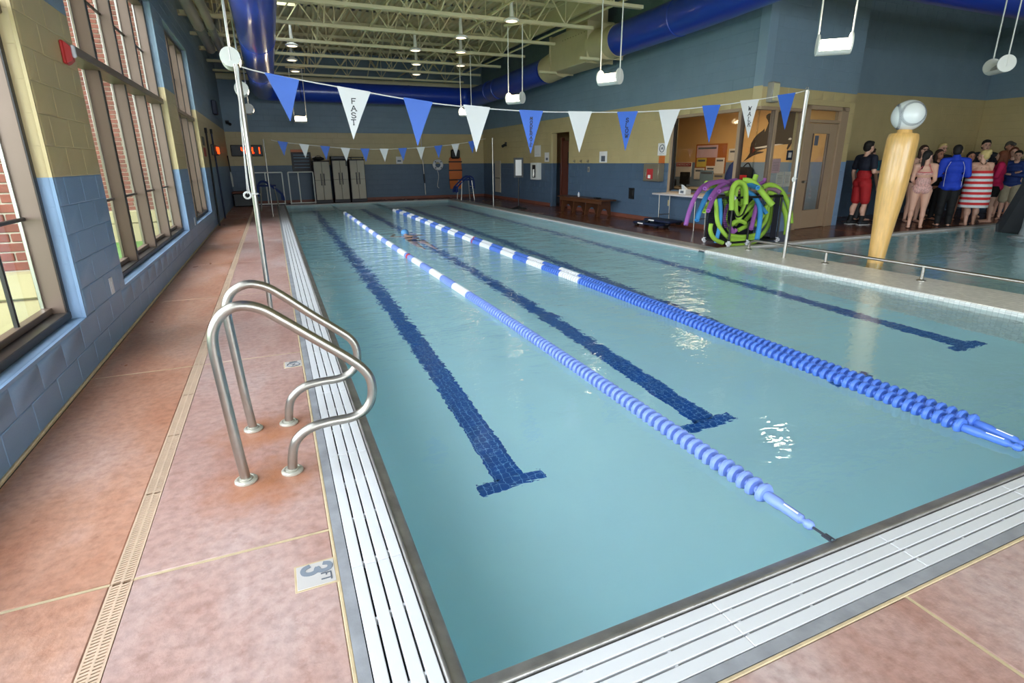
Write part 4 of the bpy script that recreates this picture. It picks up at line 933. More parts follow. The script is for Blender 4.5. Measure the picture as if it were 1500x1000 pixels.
def net(p0, p1, z0, z1, n):
    m = MB(); p0 = Vector(p0); p1 = Vector(p1)
    for k in range(n+1):
        a = p0+(p1-p0)*k/n; m.bar((a.x, a.y, z0), (a.x, a.y, z1), .005, .005)
    q = int((z1-z0)/((p1-p0).length/n))
    for k in range(q+1):
        z = z0+(z1-z0)*k/q; m.bar((p0.x, p0.y, z), (p1.x, p1.y, z), .005, .005)
    return m
net((bx0+.01,by0+.02,0), (bx0+.01,by1,0), bz0, bz1, 16).build('netting', 'mesh_black', root, smooth=False)['kind'] = 'stuff'
net((bx1,by0+.02,0), (bx1,by1,0), bz0, bz1, 24).build('netting', 'mesh_black', root, smooth=False)['kind'] = 'stuff'
net((bx0,by1,0), (bx1,by1,0), bz0, bz1, 30).build('netting', 'mesh_black', root, smooth=False)['kind'] = 'stuff'
m = MB(); m.bbox(bx0, bx1, by0, by1, bz0-.01, bz0+.004, .002); m.build('floor_panel', 'mesh_black', root)
m = MB(); m.bbox(bx0+.02, bx1-.02, by1-.03, by1-.02, bz0, bz1, .003); m.build('back_panel', 'mesh_black', root)
m = MB(); m.bbox(bx1-.14, bx1-.01, by0+.03, by0+.04, bz0, bz1-.02, .003); m.build('side_panel', 'mesh_black', root)
MB().tube(smooth_path([(6.92, 5.97, .62), (7.0, 5.96, .52), (7.12, 5.96, .55), (7.2, 5.97, .68), (7.26, 5.98, .82)], 4), .014, 6).build('strap', 'black', root)
NC = {'g': ('noodle_g', 'pool noodle'), 'p': ('noodle_p', 'pool noodle'), 'b': ('noodle_b', 'pool noodle'), 'm': ('noodle_m', 'pool noodle')}
for col, pts, lab in NOODLES:
    P = smooth_path(pts, 4); r = {'g': .044, 'b': .042, 'p': .037, 'm': .036}[col]*(1.15 if lab.startswith('thick') else .84 if any(k_ in lab for k_ in ('curv', 'inside', 'stack', 'bowed', 'slant', 'leaning', 'standing at', 'middle bow', 'curling', 'behind')) else 1)
    root = thing('pool_noodle', lab, 'pool noodle', pts[0], group='pool noodles in the mesh caddy')
    m = MB(); m.tube(P, r, 12, caps=False)
    for e, q in ((0, 1), (-1, -2)):       # ring end caps round the bore
        d = (P[e]-P[q]).normalized(); u = d.orthogonal().normalized(); w_ = d.cross(u); n = 12
        vs = [P[e]+(u*math.cos(2*PI*j/n)+w_*math.sin(2*PI*j/n))*rr+d*dd for rr, dd in ((r, 0), (r*.34, .001), (r*.34, -.03)) for j in range(n)]
        m.add(vs, [(i*n+j, i*n+(j+1)%n, (i+1)*n+(j+1)%n, (i+1)*n+j) for i in range(2) for j in range(n)]+[tuple(2*n+j for j in range(n))])
    m.build('foam_tube', NC[col][0], root)

# ================================================================ right hand wall fittings
def wall_box(name, label, cat, y0, y1, z0, z1, dep, mk, x=8.3):
    t = thing(name, label, cat, (x, (y0+y1)/2, (z0+z1)/2)); m = MB(); m.bbox(x-dep, x-.001, y0, y1, z0, z1, .006); m.build('body', mk, t); return t
t = wall_box('first_aid_cabinet', 'tan steel emergency cabinet with red label below small sign', 'cabinet', 9.62, 10.2, .98, 1.39, .17, 'steelbox')
m = MB(); m.bbox(8.122, 8.13, 9.82, 10.05, 1.03, 1.27, .002); lb = m.build('label', 'redsign', t)
m = MB(); m.bbox(8.118, 8.122, 9.9, 10.0, 1.05, 1.13, .001); m.build('white_mark', 'paper', lb)
m = MB(); m.bbox(8.118, 8.13, 10.1, 10.13, 1.08, 1.2, .003); m.build('latch', 'steel', t)
m = MB(); m.bbox(8.124, 8.13, 9.63, 10.19, .99, 1.0, .002); m.bbox(8.124, 8.13, 9.63, 9.64, .99, 1.38, .002); m.build('door_edge', 'steel', t)
t = wall_box('wall_sign', 'small white square sign with dark ring above the tan cabinet', 'sign', 9.58, 9.9, 1.58, 1.86, .01, 'paper')
m = MB(); m.tube([(8.285, 9.74+.085*math.cos(a), 1.74+.085*math.sin(a)) for a in [k*PI/10 for k in range(20)]], .009, 5, closed=True); m.ell((8.288, 9.74, 1.74), (.004, .03, .03)); m.bar((8.287, 9.66, 1.62), (8.287, 9.82, 1.62), .012, .006); m.build('symbol', 'ink', t)
wall_box('wall_plate', 'brass coloured plate below small white ring sign', 'sign', 9.62, 9.84, 1.40, 1.57, .01, 'orange')
t = wall_box('card_reader', 'black wall box low between bench and folding table', 'electrical box', 10.75, 10.97, .5, .78, .03, 'black')
m = MB(); m.bbox(8.262, 8.271, 10.79, 10.93, .54, .74, .004); m.build('cover', 'black', t)
t = wall_box('wall_outlet', 'beige outlet cover near the folding table leg', 'outlet', 9.32, 9.40, .42, .56, .01, 'cream')
m = MB(); m.bbox(8.286, 8.29, 9.34, 9.38, .44, .54, .002); m.build('face', 'cream', t)
t = wall_box('paper_notice', 'small notice taped on tan band above the bench', 'notice', 12.1, 12.5, 1.42, 1.72, .006, 'paper')
m = MB(); m.bbox(8.291, 8.294, 12.2, 12.4, 1.45, 1.6, .001); m.build('print', 'ink', t)
t = wall_box('paper_notice', 'white double notice left of the doorway', 'notice', 16.25, 16.75, 1.62, 2.0, .006, 'paper')
m = MB(); m.bar((8.292, 16.35, 1.7), (8.292, 16.65, 1.7), .05, .004); m.build('print', 'ink', t)
t = wall_box('extinguisher_cabinet', 'white fire extinguisher cabinet left of the doorway', 'cabinet', 16.2, 16.75, .85, 1.42, .16, 'white_metal')
m = MB(); m.bbox(8.135, 8.142, 16.34, 16.6, .92, 1.35, .003); m.build('window', 'black', t)
m = MB(); m.cyl((8.132, 16.47, .95), (8.132, 16.47, 1.2), .05, n=10); m.build('cylinder', 'steel', t)
t = wall_box('paper_notice', 'notice on the doorway reveal beside the dark door', 'notice', 15.62, 15.95, 1.45, 1.75, .006, 'paper')
m = MB(); m.bbox(8.29, 8.294, 15.7, 15.85, 1.5, 1.58, .001); m.build('print', 'ink', t)
for i, (y, l) in enumerate(((13.9, 'leftmost of three coat hooks right of doorway'), (13.5, 'middle of three coat hooks right of doorway'), (13.1, 'rightmost of three coat hooks right of doorway'))):
    t = thing('coat_hook', l, 'hook', (8.3, y, 1.45), group='coat hooks right of the doorway')
    m = MB(); m.bbox(8.285, 8.299, y-.03, y+.03, 1.42, 1.5, .004); m.build('plate', 'steelbox', t)
    m = MB(); m.tube(smooth_path([(8.29, y, 1.47), (8.25, y, 1.45), (8.235, y, 1.47), (8.235, y, 1.5)], 3), .008, 6); m.build('prong', 'steel', t)
t = wall_box('wall_switch', 'grey switch plate on blue band above the bench', 'switch', 13.0, 13.12, 1.15, 1.3, .01, 'grey_pipe')
m = MB(); m.bbox(8.284, 8.29, 13.04, 13.08, 1.19, 1.26, .002); m.build('toggle', 'ink', t)
t = thing('security_camera', 'small dark camera high on the tan band left of doorway', 'camera', (8.3, 19.3, 2.1))
MB().bbox(8.24, 8.299, 19.25, 19.35, 2.04, 2.2, .01).build('bracket', 'black', t); MB().cyl((8.24, 19.3, 2.1), (8.1, 19.22, 2.04), .05, .055, 12).build('barrel', 'black', t)
t = wall_box('wall_panel', 'tall beige access panel near the far right corner', 'panel', 19.9, 20.5, .25, 1.5, .03, 'locker')
m = MB(); m.bbox(8.262, 8.27, 19.95, 20.45, .8, .83, .003); m.build('seam', 'lockerdark', t)
# doorway with a dark wooden door standing inside
dd = struct(thing('door_1', 'dark wooden door inside the recessed doorway', None, (8.62, 14.6, 0)), 'dark wooden door inside the recessed doorway')
MB().bbox(8.58, 8.64, 14.32, 15.2, .01, 2.1, .008).build('leaf', 'doorwood', dd); MB().bbox(8.55, 8.66, 15.2, 15.3, 0, 2.2, .006).build('jamb', 'doorwood', dd)
MB().cyl((8.52, 14.42, 1.0), (8.58, 14.42, 1.0), .03, n=12).build('handle', 'steel', dd)
t = thing('exit_notice', 'dark green wall box inside the recessed doorway', 'sign', (8.56, 14.6, 1.5)); MB().bbox(8.545, 8.575, 14.4, 14.8, 1.35, 1.75, .01).build('board', 'black', t)

# bench
t = thing('bench', 'varnished wooden bench with scalloped legs along blue wall', 'bench', (7.95, 12.6, 0))
MB().bbox(7.72, 8.16, 11.35, 13.9, .415, .455, .012).build('seat', 'wood', t)
m = MB(); m.bbox(7.74, 7.77, 11.45, 13.8, .33, .415, .006); m.build('front_rail', 'wood', t)
for i, y in enumerate((11.6, 12.25, 12.95, 13.65)):
    m = MB(); pr = [(7.72,0),(7.80,0),(7.845,.14),(7.9,.2),(7.98,.2),(8.035,.14),(8.08,0),(8.16,0),(8.12,.415),(7.76,.415)]
    m.prism(pr, lambda u, v, h, y=y: (u, y+h, v), -.02, .02); m.build('leg', 'wood', t, angle=.3)
t = thing('bottle', 'small white bottle standing on the bench', 'bottle', (7.95, 13.0, .456)); m = MB(); m.lathe([(.03,0),(.03,.09),(.012,.12),(.012,.14)], (7.95, 13.0, .456), 14); m.build('body', 'white_plastic', t); MB().cyl((7.95,13.0,.59),(7.95,13.0,.615),.014,n=10).build('cap','pennant_blue',t)
t = thing('goggles_case', 'small dark item lying on the bench', 'case', (7.92, 11.9, .456)); MB().bbox(7.86, 7.98, 11.8, 12.05, .456, .49, .015).build('body', 'black', t); MB().bbox(7.85, 7.99, 11.9, 11.92, .47, .475, .002).build('zip', 'steel', t)
# sign stand
B = (6.87, 14.95)
t = thing('sign_stand', 'black framed white sign on thin black pedestal', 'sign', (B[0], B[1], 0))
MB().lathe([(.26,0),(.26,.015),(.2,.035),(.06,.07),(.03,.1)], (B[0],B[1],0), 24).build('base', 'black', t)
MB().cyl((B[0],B[1],.08), (B[0],B[1],1.0), .018, n=10).build('post', 'black', t)
a = Vector((.93, -.36, 0)); nrm = Vector((-.36, -.93, 0)).normalized(); c0 = Vector((B[0], B[1], 1.28))
def panel(m, w_, h_, d0, d1): m.prism([(-w_/2,-h_/2),(w_/2,-h_/2),(w_/2,h_/2),(-w_/2,h_/2)], lambda u, v, h: tuple(c0+a*u+Vector((0,0,v))+nrm*h), d0, d1); return m
panel(MB(), .30, .60, -.015, .012).build('frame', 'black', t, smooth=False); panel(MB(), .19, .48, .011, .016).build('sheet', 'paper', t, smooth=False)

# folding table
t = thing('folding_table', 'pale folding table against the office window wall', 'table', (8.05, 8.6, 0))
MB().bbox(7.82, 8.27, 7.75, 9.42, .70, .738, .014).build('tabletop', 'tabletop', t)
for y in (9.2, 8.0):
    for x in (7.9, 8.2):
        MB().cyl((x, y, 0), (x, y+.02, .70), .013, n=8).build('leg', 'steel', t)
    MB().cyl((7.9, y+.01, .25), (8.2, y+.01, .25), .01, n=8).build('brace', 'steel', t)
t = thing('tissue_box', 'small white box on the folding table', 'box', (8.05, 8.55, .738)); MB().bbox(7.97, 8.13, 8.44, 8.66, .738, .85, .01).build('carton', 'paper', t)
m = MB(); m.add([(8.0,8.5,.85),(8.1,8.5,.85),(8.1,8.6,.85),(8.0,8.6,.85),(8.03,8.66,.95),(8.07,8.62,.93)], [(0,1,5),(1,2,4,5),(2,3,4),(3,0,5,4)]); m.build('tissue', 'white_plastic', t)
m = MB(); m.bbox(7.962, 7.972, 8.5, 8.6, .77, .82, .002); m.build('print', 'ink', t)
# step platforms under the table
for i, (x, y, z, l) in enumerate(((7.62, 9.1, .0, 'lower dark blue aerobic step under the folding table'), (7.66, 8.75, .097, 'upper dark blue aerobic step on top of lower one'))):
    t = thing('aerobic_step', l, 'exercise step', (x, y, z))
    m = MB(); m.bbox(x-.2, x+.2, y-.45, y+.45, z+.045, z+.095, .02); m.build('platform', 'navy', t)
    for dx in (-.14, .14):
        for dy in (-.36, .36): MB().bbox(x+dx-.04, x+dx+.04, y+dy-.05, y+dy+.05, z+.0, z+.05, .01).build('foot', 'black', t)
    MB().bbox(x-.205, x-.199, y+.05, y+.25, z+.055, z+.085, .002).build('label_plate', 'paper', t)

# ================================================================ office front: window framing and door
of1 = struct(thing('window_7', 'taupe framed office window wrapping the corner', None, (8.3, 8.2, .72)), 'taupe framed office window wrapping the corner')
def ob(name, u0, u1, z0, z1, mk, d0=-.10, d1=.015, par=of1):     # along the right hand wall (u = world y)
    m = MB(); m.bbox(8.3-d1, 8.3-d0, u0, u1, z0, z1, .006); return m.build(name, mk, par)
ob('sill_frame', 6.96, 9.46, .70, .77, 'taupe', -.12, .03); ob('head_frame', 6.96, 9.46, 2.38, 2.44, 'taupe'); ob('jamb', 9.38, 9.46, .72, 2.44, 'taupe'); ob('mullion', 7.38, 7.46, .75, 2.4, 'taupe'); ob('mullion_reveal', 7.365, 7.382, .75, 2.4, 'bronze')
ob('jamb_reveal', 9.345, 9.385, .75, 2.4, 'bronze_dark', -.09, .0)
m = MB(); m.box(8.345, 8.353, 7.46, 9.38, .77, 2.38); m.build('glass_pane', 'pane2', of1, smooth=False)
m = MB(); m.box(8.345, 8.353, 6.99, 7.38, .77, 2.38); m.build('glass_pane', 'pane2', of1, smooth=False)
dn = Vector((_da.y, -_da.x, 0)); DW = lambda u, z, n: Vector((8.3, 6.95, 0))+_da*u+Vector((0,0,z))+dn*n
def dbox(name, u0, u1, z0, z1, n0, n1, mk, par, c=.006):
    mb = MB(); mb.bbox(u0, u1, n0, n1, z0, z1, c); mb.v = [tuple(DW(u, z, n)) for u, n, z in mb.v]; return mb.build(name, mk, par)
dbox('sill_frame', 0, 1.45, .70, .77, -.12, .03, 'taupe', of1); dbox('head_frame', 0, 1.45, 2.38, 2.44, -.1, .015, 'taupe', of1)
dbox('mullion', .48, .56, .75, 2.4, -.1, .015, 'taupe', of1); dbox('mullion_reveal', .465, .482, .75, 2.4, -.09, .0, 'bronze', of1); dbox('jamb', 1.38, 1.45, .72, 2.44, -.1, .015, 'taupe', of1)
dbox('glass_pane', .03, .48, .77, 2.38, -.052, -.045, 'pane2', of1, .001); dbox('glass_pane', .56, 1.38, .77, 2.38, -.052, -.045, 'pane2', of1, .001)
dr_ = struct(thing('door_2', 'taupe office door with tall glass lite and transom', None, (10.5, 7.2, 0)), 'taupe office door with tall glass lite and transom')
for a_, b_ in ((1.5, 1.62), (2.74, 2.86)): dbox('jamb', a_, b_, 0, 2.52, -.12, .02, 'taupe', dr_)
dbox('wide_mullion', 2.86, 3.03, 0, 2.52, -.1, .01, 'taupe', dr_); dbox('transom_bar', 1.6, 2.76, 2.19, 2.25, -.1, .015, 'taupe', dr_); dbox('head_frame', 1.5, 3.03, 2.44, 2.52, -.12, .02, 'taupe', dr_)
dbox('transom_glass', 1.62, 2.74, 2.25, 2.44, -.055, -.045, 'pane2', dr_, .001)
leaf = dbox('stile', 1.63, 1.86, .01, 2.18, -.07, -.02, 'taupe', dr_); dbox('stile', 2.46, 2.73, .01, 2.18, -.07, -.02, 'taupe', dr_)
dbox('top_rail', 1.86, 2.46, 1.98, 2.18, -.07, -.02, 'taupe', dr_); dbox('bottom_rail', 1.86, 2.46, .01, .40, -.07, -.02, 'taupe', dr_)
dbox('lite_frame', 1.86, 1.90, .40, 1.98, -.065, -.012, 'bronze', dr_); dbox('lite_frame', 2.42, 2.46, .40, 1.98, -.065, -.012, 'bronze', dr_)
dbox('glass_pane', 1.9, 2.42, .40, 1.98, -.05, -.043, 'pane2', dr_, .001)
h = dbox('handle', 1.69, 1.73, .98, 1.03, -.02, .05, 'steel', dr_); dbox('lever', 1.69, 1.82, 1.0, 1.02, .03, .05, 'steel', dr_)
dbox('shield_sticker', 1.98, 2.12, 1.74, 1.94, -.043, -.04, 'ink', dr_, .001)
t = thing('wall_speaker', 'grey wall speaker high on the office corner', 'speaker', tuple(DW(.22, 2.68, .06)))
dbox('cabinet', .12, .34, 2.5, 2.86, .002, .13, 'grey_pipe', t, .015); dbox('grille', .14, .32, 2.53, 2.83, .13, .136, 'deckpaint', t)
# papers on the door wall glass
for l, u0, u1, z0, z1, mk in (('pink notice taped inside the pane left of taupe door', .66, .93, 1.2, 1.48, 'pink_paper'), ('left white notice on pane beside taupe door', .86, 1.10, .92, 1.22, 'paper'), ('right white notice on pane beside taupe door', 1.13, 1.34, .92, 1.22, 'paper')):
    t = thing('paper_notice', l, 'notice', tuple(DW((u0+u1)/2, z0, -.06))); dbox('sheet', u0, u1, z0, z1, -.060, -.056, mk, t, .001)
    mb = MB()
    for k in range(6): mb.add([tuple(DW(u, z, -.0555)) for u, z in ((u0+.03, z1-.07-k*.03), (u1-.04, z1-.07-k*.03), (u1-.04, z1-.076-k*.03), (u0+.03, z1-.076-k*.03))], [(0,1,2,3)])
    mb.build('print', 'ink', t, smooth=False)
t = thing('wall_sign', 'small dark blue sign on pane beside door frame', 'sign', tuple(DW(1.2, 1.5, -.06))); dbox('plate', 1.1, 1.3, 1.45, 1.64, -.06, -.05, 'navy', t); dbox('mark', 1.15, 1.25, 1.5, 1.6, -.05, -.048, 'paper', t, .001)
# office interior
def op(name, label, cat, y0, y1, z0, z1, mk, dep=.02, x=11.18):
    t = thing(name, label, cat, (x, (y0+y1)/2, z0)); m = MB(); m.bbox(x-dep, x-.001, y0, y1, z0, z1, .003); m.build('panel', mk, t); return t
root = thing('orca_mural', 'dark whale mural painted on the tan office wall', 'mural', (11.18, 9.2, 2.0))
fw_ = lambda u, v, h: (11.178-h, u, v)
m = MB(); m.prism(WHALE, fw_, 0, .003); m.build('body', 'whale', root, smooth=False); m = MB(); m.prism(BELLY, fw_, .003, .005); m.build('belly_patch', 'paper', root, smooth=False); m = MB(); m.prism(EYEP, fw_, .003, .005); m.build('eye_patch', 'paper', root, smooth=False)
t = op('cork_board', 'cork notice board on the tan office wall', 'notice board', 10.62, 11.82, 1.05, 1.9, 'cork', .02)
for l, y0, y1, z0, z1, mk, d in (('big pale sheet on top of cork board', 10.95, 11.77, 1.53, 1.86, 'pink_paper', .026), ('yellow sheet on lower left of cork board', 11.35, 11.74, 1.27, 1.52, 'yellow_paper', .026), ('grey sheet on right part of cork board', 10.66, 11.0, 1.1, 1.52, 'paper', .026), ('white sheet at middle of cork board', 10.98, 11.34, 1.12, 1.3, 'paper', .03), ('tilted white sheet at lower left below cork board', 11.4, 11.8, .92, 1.24, 'paper', .034), ('blue grey poster leaning below cork board', 11.02, 11.55, .72, 1.18, 'blue_paper', .04), ('collage sheet at lower right below cork board', 10.62, 11.02, .76, 1.1, 'locker', .03), ('white bulletin right of the cork board', 10.26, 10.54, 1.44, 1.75, 'paper', .02)):
    t = op('paper_notice', l, 'notice', y0, y1, z0, z1, mk, d)
    m = MB(); m.bbox(11.18-d-.003, 11.18-d+.001, y0+.05, y1-.05, z1-.1, z1-.05, .001); m.build('print', 'ink', t)
t = op('emergency_poster', 'white poster with red EMERGENCY header in office window', 'poster', 11.95, 12.64, .98, 1.40, 'paper', .02)
m = MB(); m.bbox(11.155, 11.161, 11.97, 12.62, 1.28, 1.385, .001); hd = m.build('header', 'redsign', t)
m = MB()
for i, ch in enumerate('EMERGENCY'): strokes(m, ch, lambda u, v, h, i=i: (11.153-h, 12.58-i*.066-u, 1.31+v), (.045, .05), .009, False)
m.build('lettering', 'paper', hd, smooth=False)
t = thing('monitor', 'black monitor standing on the office desk', 'monitor', (10.6, 11.6, .72)); MB().bbox(10.58, 10.62, 11.35, 11.75, .80, 1.14, .01).build('screen', 'black', t); MB().bbox(10.57, 10.64, 11.5, 11.6, .72, .82, .005).build('stand', 'black', t); MB().bbox(10.5, 10.7, 11.42, 11.68, .715, .73, .004).build('base', 'black', t)
t = thing('printer', 'dark printer with paper tray on the office desk', 'printer', (10.6, 12.3, .72)); MB().bbox(10.4, 10.75, 12.05, 12.5, .715, .93, .03).build('body', 'black', t); MB().bbox(10.36, 10.6, 12.1, 12.45, .94, .96, .004).build('paper_tray', 'paper', t)
t = thing('file_holder', 'white file holder at left of the office desk', 'file holder', (10.6, 12.75, .72)); MB().bbox(10.5, 10.8, 12.6, 12.9, .715, 1.08, .01).build('body', 'paper', t); m = MB(); m.bbox(10.495, 10.501, 12.68, 12.82, .8, .95, .001); m.build('label', 'ink', t)
t = thing('desk', 'long office desk under the cork board', 'desk', (10.7, 11.6, 0)); MB().bbox(10.3, 11.15, 9.3, 13.2, .68, .715, .008).build('desktop', 'locker', t)
for y in (9.4, 11.2, 13.1): MB().bbox(10.35, 11.1, y-.02, y+.02, 0, .68, .006).build('side_panel', 'locker', t)
t = thing('coat', 'dark blue coat hanging right of the cork board', 'coat', (11.1, 10.2, 1.4)); m = MB(); m.tube([(11.07,10.2,1.42),(11.04,10.2,1.3),(11.0,10.2,1.1),(10.99,10.2,.85)], [.03,.11,.15,.17], 10); m.build('body', 'cloth_blue2', t); MB().cyl((11.17,10.2,1.42),(11.07,10.2,1.44),.01,n=6).build('loop', 'steel', t)
t = thing('backpack', 'black and red backpack hanging below the whale mural', 'bag', (11.05, 9.8, 1.1)); MB().bbox(10.95, 11.16, 9.55, 10.0, .92, 1.28, .07).build('body', 'cloth_black', t); MB().bbox(10.93, 10.96, 9.62, 9.92, .97, 1.08, .012).build('pocket', 'cloth_red', t); MB().tube(smooth_path([(11.06,9.62,1.26),(11.08,9.75,1.38),(11.06,9.9,1.26)], 4), .015, 6).build('strap', 'cloth_black', t)
t = thing('added_office_light', 'unseen ceiling light added to brighten the office', 'ceiling light', (9.4, 9.6, 2.88)); MB().bbox(9.0, 9.7, 9.0, 10.2, 2.82, 2.895, .01).build('housing', 'white_metal', t); m = MB(); m.box(9.05, 9.65, 9.05, 10.15, 2.812, 2.82); m.build('lens', emit('added_office_lens', '#ffe6bd', 26.0), t, smooth=False)  # lamp hidden above the window head, added to light the office interior
# ================================================================ far end
def locker(x0, x1, z1, label):
    y0, y1 = 20.98, 21.45
    t = thing('storage_locker', label, 'cabinet', ((x0+x1)/2, 21.2, 0), group='resin lockers at far end')
    MB().bbox(x0, x1, y0+.02, y1, .10, z1-.02, .01).build('body', 'lockerdark', t)
    MB().bbox(x0-.01, x1+.01, y0, y1, 0, .11, .01).build('plinth', 'lockerdark', t)
    MB().bbox(x0-.01, x1+.01, y0-.005, y1, z1-.03, z1, .01).build('top', 'lockerdark', t)
    xm = (x0+x1)/2
    for a, b, s in ((x0+.02, xm-.006, 1), (xm+.006, x1-.02, -1)):
        m = MB(); m.bbox(a, b, y0-.01, y0+.03, .12, z1*.54, .008); m.bbox(a, b, y0-.01, y0+.03, z1*.54+.008, z1-.04, .008); d_ = m.build('door', 'locker', t)
        hx = (b-.05) if s > 0 else (a+.05)
        MB().bbox(hx-.018, hx+.018, y0-.03, y0-.008, z1*.42, z1*.70, .008).build('handle', 'lockerdark', d_)
locker(1.12, 1.72, 1.56, 'leftmost of three tall beige resin lockers at far end')
locker(1.80, 2.38, 1.60, 'middle of three tall beige resin lockers at far end')
locker(2.44, 3.02, 1.60, 'rightmost of three tall beige resin lockers at far end')
t = thing('swim_bag', 'black bag lying on top of left locker', 'bag', (1.4, 21.2, 1.56)); MB().ell((1.35, 21.2, 1.63), (.22, .15, .07)).build('body', 'black', t); MB().tube(smooth_path([(1.2,21.15,1.66),(1.35,21.12,1.74),(1.5,21.15,1.66)],3), .012, 6).build('strap', 'black', t)
t = thing('storage_crate', 'flat black crate on top of the middle locker', 'crate', (2.1, 21.2, 1.6)); MB().bbox(1.78, 2.42, 20.93, 21.4, 1.602, 1.72, .015).build('body', 'black', t); MB().bbox(2.3, 2.36, 20.925, 20.945, 1.36, 1.64, .005).build('hanging_strap', 'black', t)
t = thing('kickboard_rack', 'thin black tray lying on top of right locker', 'tray', (2.75, 21.2, 1.6)); MB().bbox(2.48, 3.0, 21.0, 21.4, 1.66, 1.69, .008).build('tray', 'black', t); 
for x in (2.52, 2.95): MB().bbox(x, x+.03, 21.02, 21.06, 1.6, 1.67, .004).build('leg', 'black', t)
def goal(x0, x1, label, z1=1.16):
    t = thing('pipe_frame', label, 'frame', ((x0+x1)/2, 20.95, 0)); y = 20.95; r = .022
    for x in (x0, (x0*.6+x1*.4), x1): MB().cyl((x, y, .02), (x-.0, y, z1), r, n=10).build('upright', 'white_metal', t)
    for z in (.04, z1): MB().cyl((x0, y, z), (x1, y, z), r, n=10).build('crossbar', 'white_metal', t)
    MB().cyl((x0, y, .03), (x0, y+.5, .03), r, n=10).build('foot', 'white_metal', t); MB().cyl((x1, y, .03), (x1, y+.5, .03), r, n=10).build('foot', 'white_metal', t)
goal(-.95, .0, 'left white pipe frame standing behind the far lifeguard seat'); goal(.21, 1.08, 'right white pipe frame standing beside left locker')
def guard_chair(x, y, s, label):
    t = thing('lifeguard_chair', label, 'chair', (x, y, 0))
    for dx in (-.25, .25):
        for dy in (-.25, .25): MB().cyl((x+dx*1.1, y+dy*1.1, 0), (x+dx*.8, y+dy*.8, .78), .02, n=8).build('leg', 'steel', t)
    for z in (.28, .52): MB().cyl((x-.25*s, y-.25, z), (x-.25*s, y+.25, z), .015, n=8).build('rung', 'steel', t)
    MB().bbox(x-.26, x+.26, y-.24, y+.24, .76, .80, .015).build('seat', 'cloth_blue2', t)
    P = smooth_path([(x-.26*s, y, .82), (x-.2*s, y, .86), (x+.0, y, .84), (x+.1*s, y, .80)], 3)
    m = MB(); m.tube(smooth_path([(x-.3*s, y-.2, .45), (x-.28*s, y-.2, .8), (x-.1*s, y-.2, .92), (x+.2*s, y-.2, .7), (x+.42*s, y-.2, .48), (x+.45*s, y-.2, .3)], 4), .03, 8); m.tube(smooth_path([(x-.3*s, y+.2, .45), (x-.28*s, y+.2, .8), (x-.1*s, y+.2, .92), (x+.2*s, y+.2, .7), (x+.42*s, y+.2, .48), (x+.45*s, y+.2, .3)], 4), .03, 8); m.build('side_rail', 'cloth_blue2', t)
    m = MB(); m.bbox(x+.40*s-.03, x+.40*s+.03, y-.2, y+.2, .32, .55, .01); m.build('foot_rest', 'cloth_blue2', t)
guard_chair(-.52, 18.6, 1, 'blue railed lifeguard seat at the left far end')
guard_chair(6.75, 19.9, -1, 'blue lifeguard seat at right far corner before the orange board')
t = thing('supply_bin', 'black bin against the far left corner', 'bin', (-1.35, 20.9, 0)); MB().bbox(-1.70, -1.0, 20.6, 21.3, 0, .46, .03).build('body', 'black', t); MB().bbox(-1.72, -.98, 20.58, 21.32, .46, .52, .02).build('lid', 'brownred', t)
t = thing('rescue_board', 'orange rescue backboard hanging on the far wall', 'rescue board', (7.0, 21.85, .3))
MB().prism([(6.72,.35),(7.24,.35),(7.27,1.0),(7.24,1.62),(7.12,1.75),(6.86,1.75),(6.72,1.62),(6.69,1.0)], lambda u, v, h: (u, 21.89-h, v), 0, .05).build('board', 'orange', t)
for z in (.7, 1.1, 1.45): MB().bbox(6.68, 7.28, 21.82, 21.85, z, z+.05, .005).build('strap', 'black', t)
MB().bbox(6.78, 7.18, 21.74, 21.85, 1.6, 1.98, .05).build('head_pad', 'black', t)
t = thing('ring_buoy', 'white ring buoy hanging on far blue wall', 'ring buoy', (6.2, 21.83, 1.34)); MB().tube([(6.2+.17*math.cos(a), 21.82, 1.36+.17*math.sin(a)) for a in [k*PI/12 for k in range(24)]], .065, 10, closed=True).build('ring', 'white_plastic', t); MB().tube(smooth_path([(6.15,21.84,1.2),(6.22,21.86,.9),(6.15,21.86,.5),(6.22,21.86,.4)],4), .012, 6).build('rope', 'cord_white', t)
for k in range(4): 
    a = PI/4+k*PI/2; MB().ell((6.2+.17*math.cos(a), 21.81, 1.36+.17*math.sin(a)), (.04,.075,.04), 8, 6).build('band', 'ink', t)
t = thing('shepherds_hook', 'tall thin pole with dark grip on the far wall', 'pole', (5.55, 21.8, .2)); MB().cyl((5.6, 21.8, .15), (5.5, 21.8, 2.85), .018, n=8).build('pole', 'steel', t); MB().cyl((5.585, 21.8, .62), (5.57, 21.8, 1.0), .028, n=8).build('grip', 'black', t)
t = thing('paper_notice', 'small pale notice on tan band of the far wall', 'notice', (4.6, 21.89, 1.5)); MB().bbox(4.45, 4.72, 21.885, 21.899, 1.42, 1.7, .003).build('sheet', 'paper', t); MB().bbox(4.5, 4.65, 21.88, 21.886, 1.5, 1.56, .001).build('print', 'ink', t)
t = thing('record_board', 'dark record board with yellow top on the far wall', 'board', (.75, 21.88, 1.1)); MB().bbox(.42, 1.14, 21.85, 21.899, 1.15, 1.88, .01).build('board', 'lockerdark', t); MB().bbox(.42, 1.0, 21.84, 21.899, 1.88, 1.98, .01).build('header', 'orange', t)
for z in (1.3, 1.42, 1.54, 1.66, 1.76): MB().bbox(.5, 1.06, 21.845, 21.852, z, z+.03, .001).build('row', 'blue_paper', t)
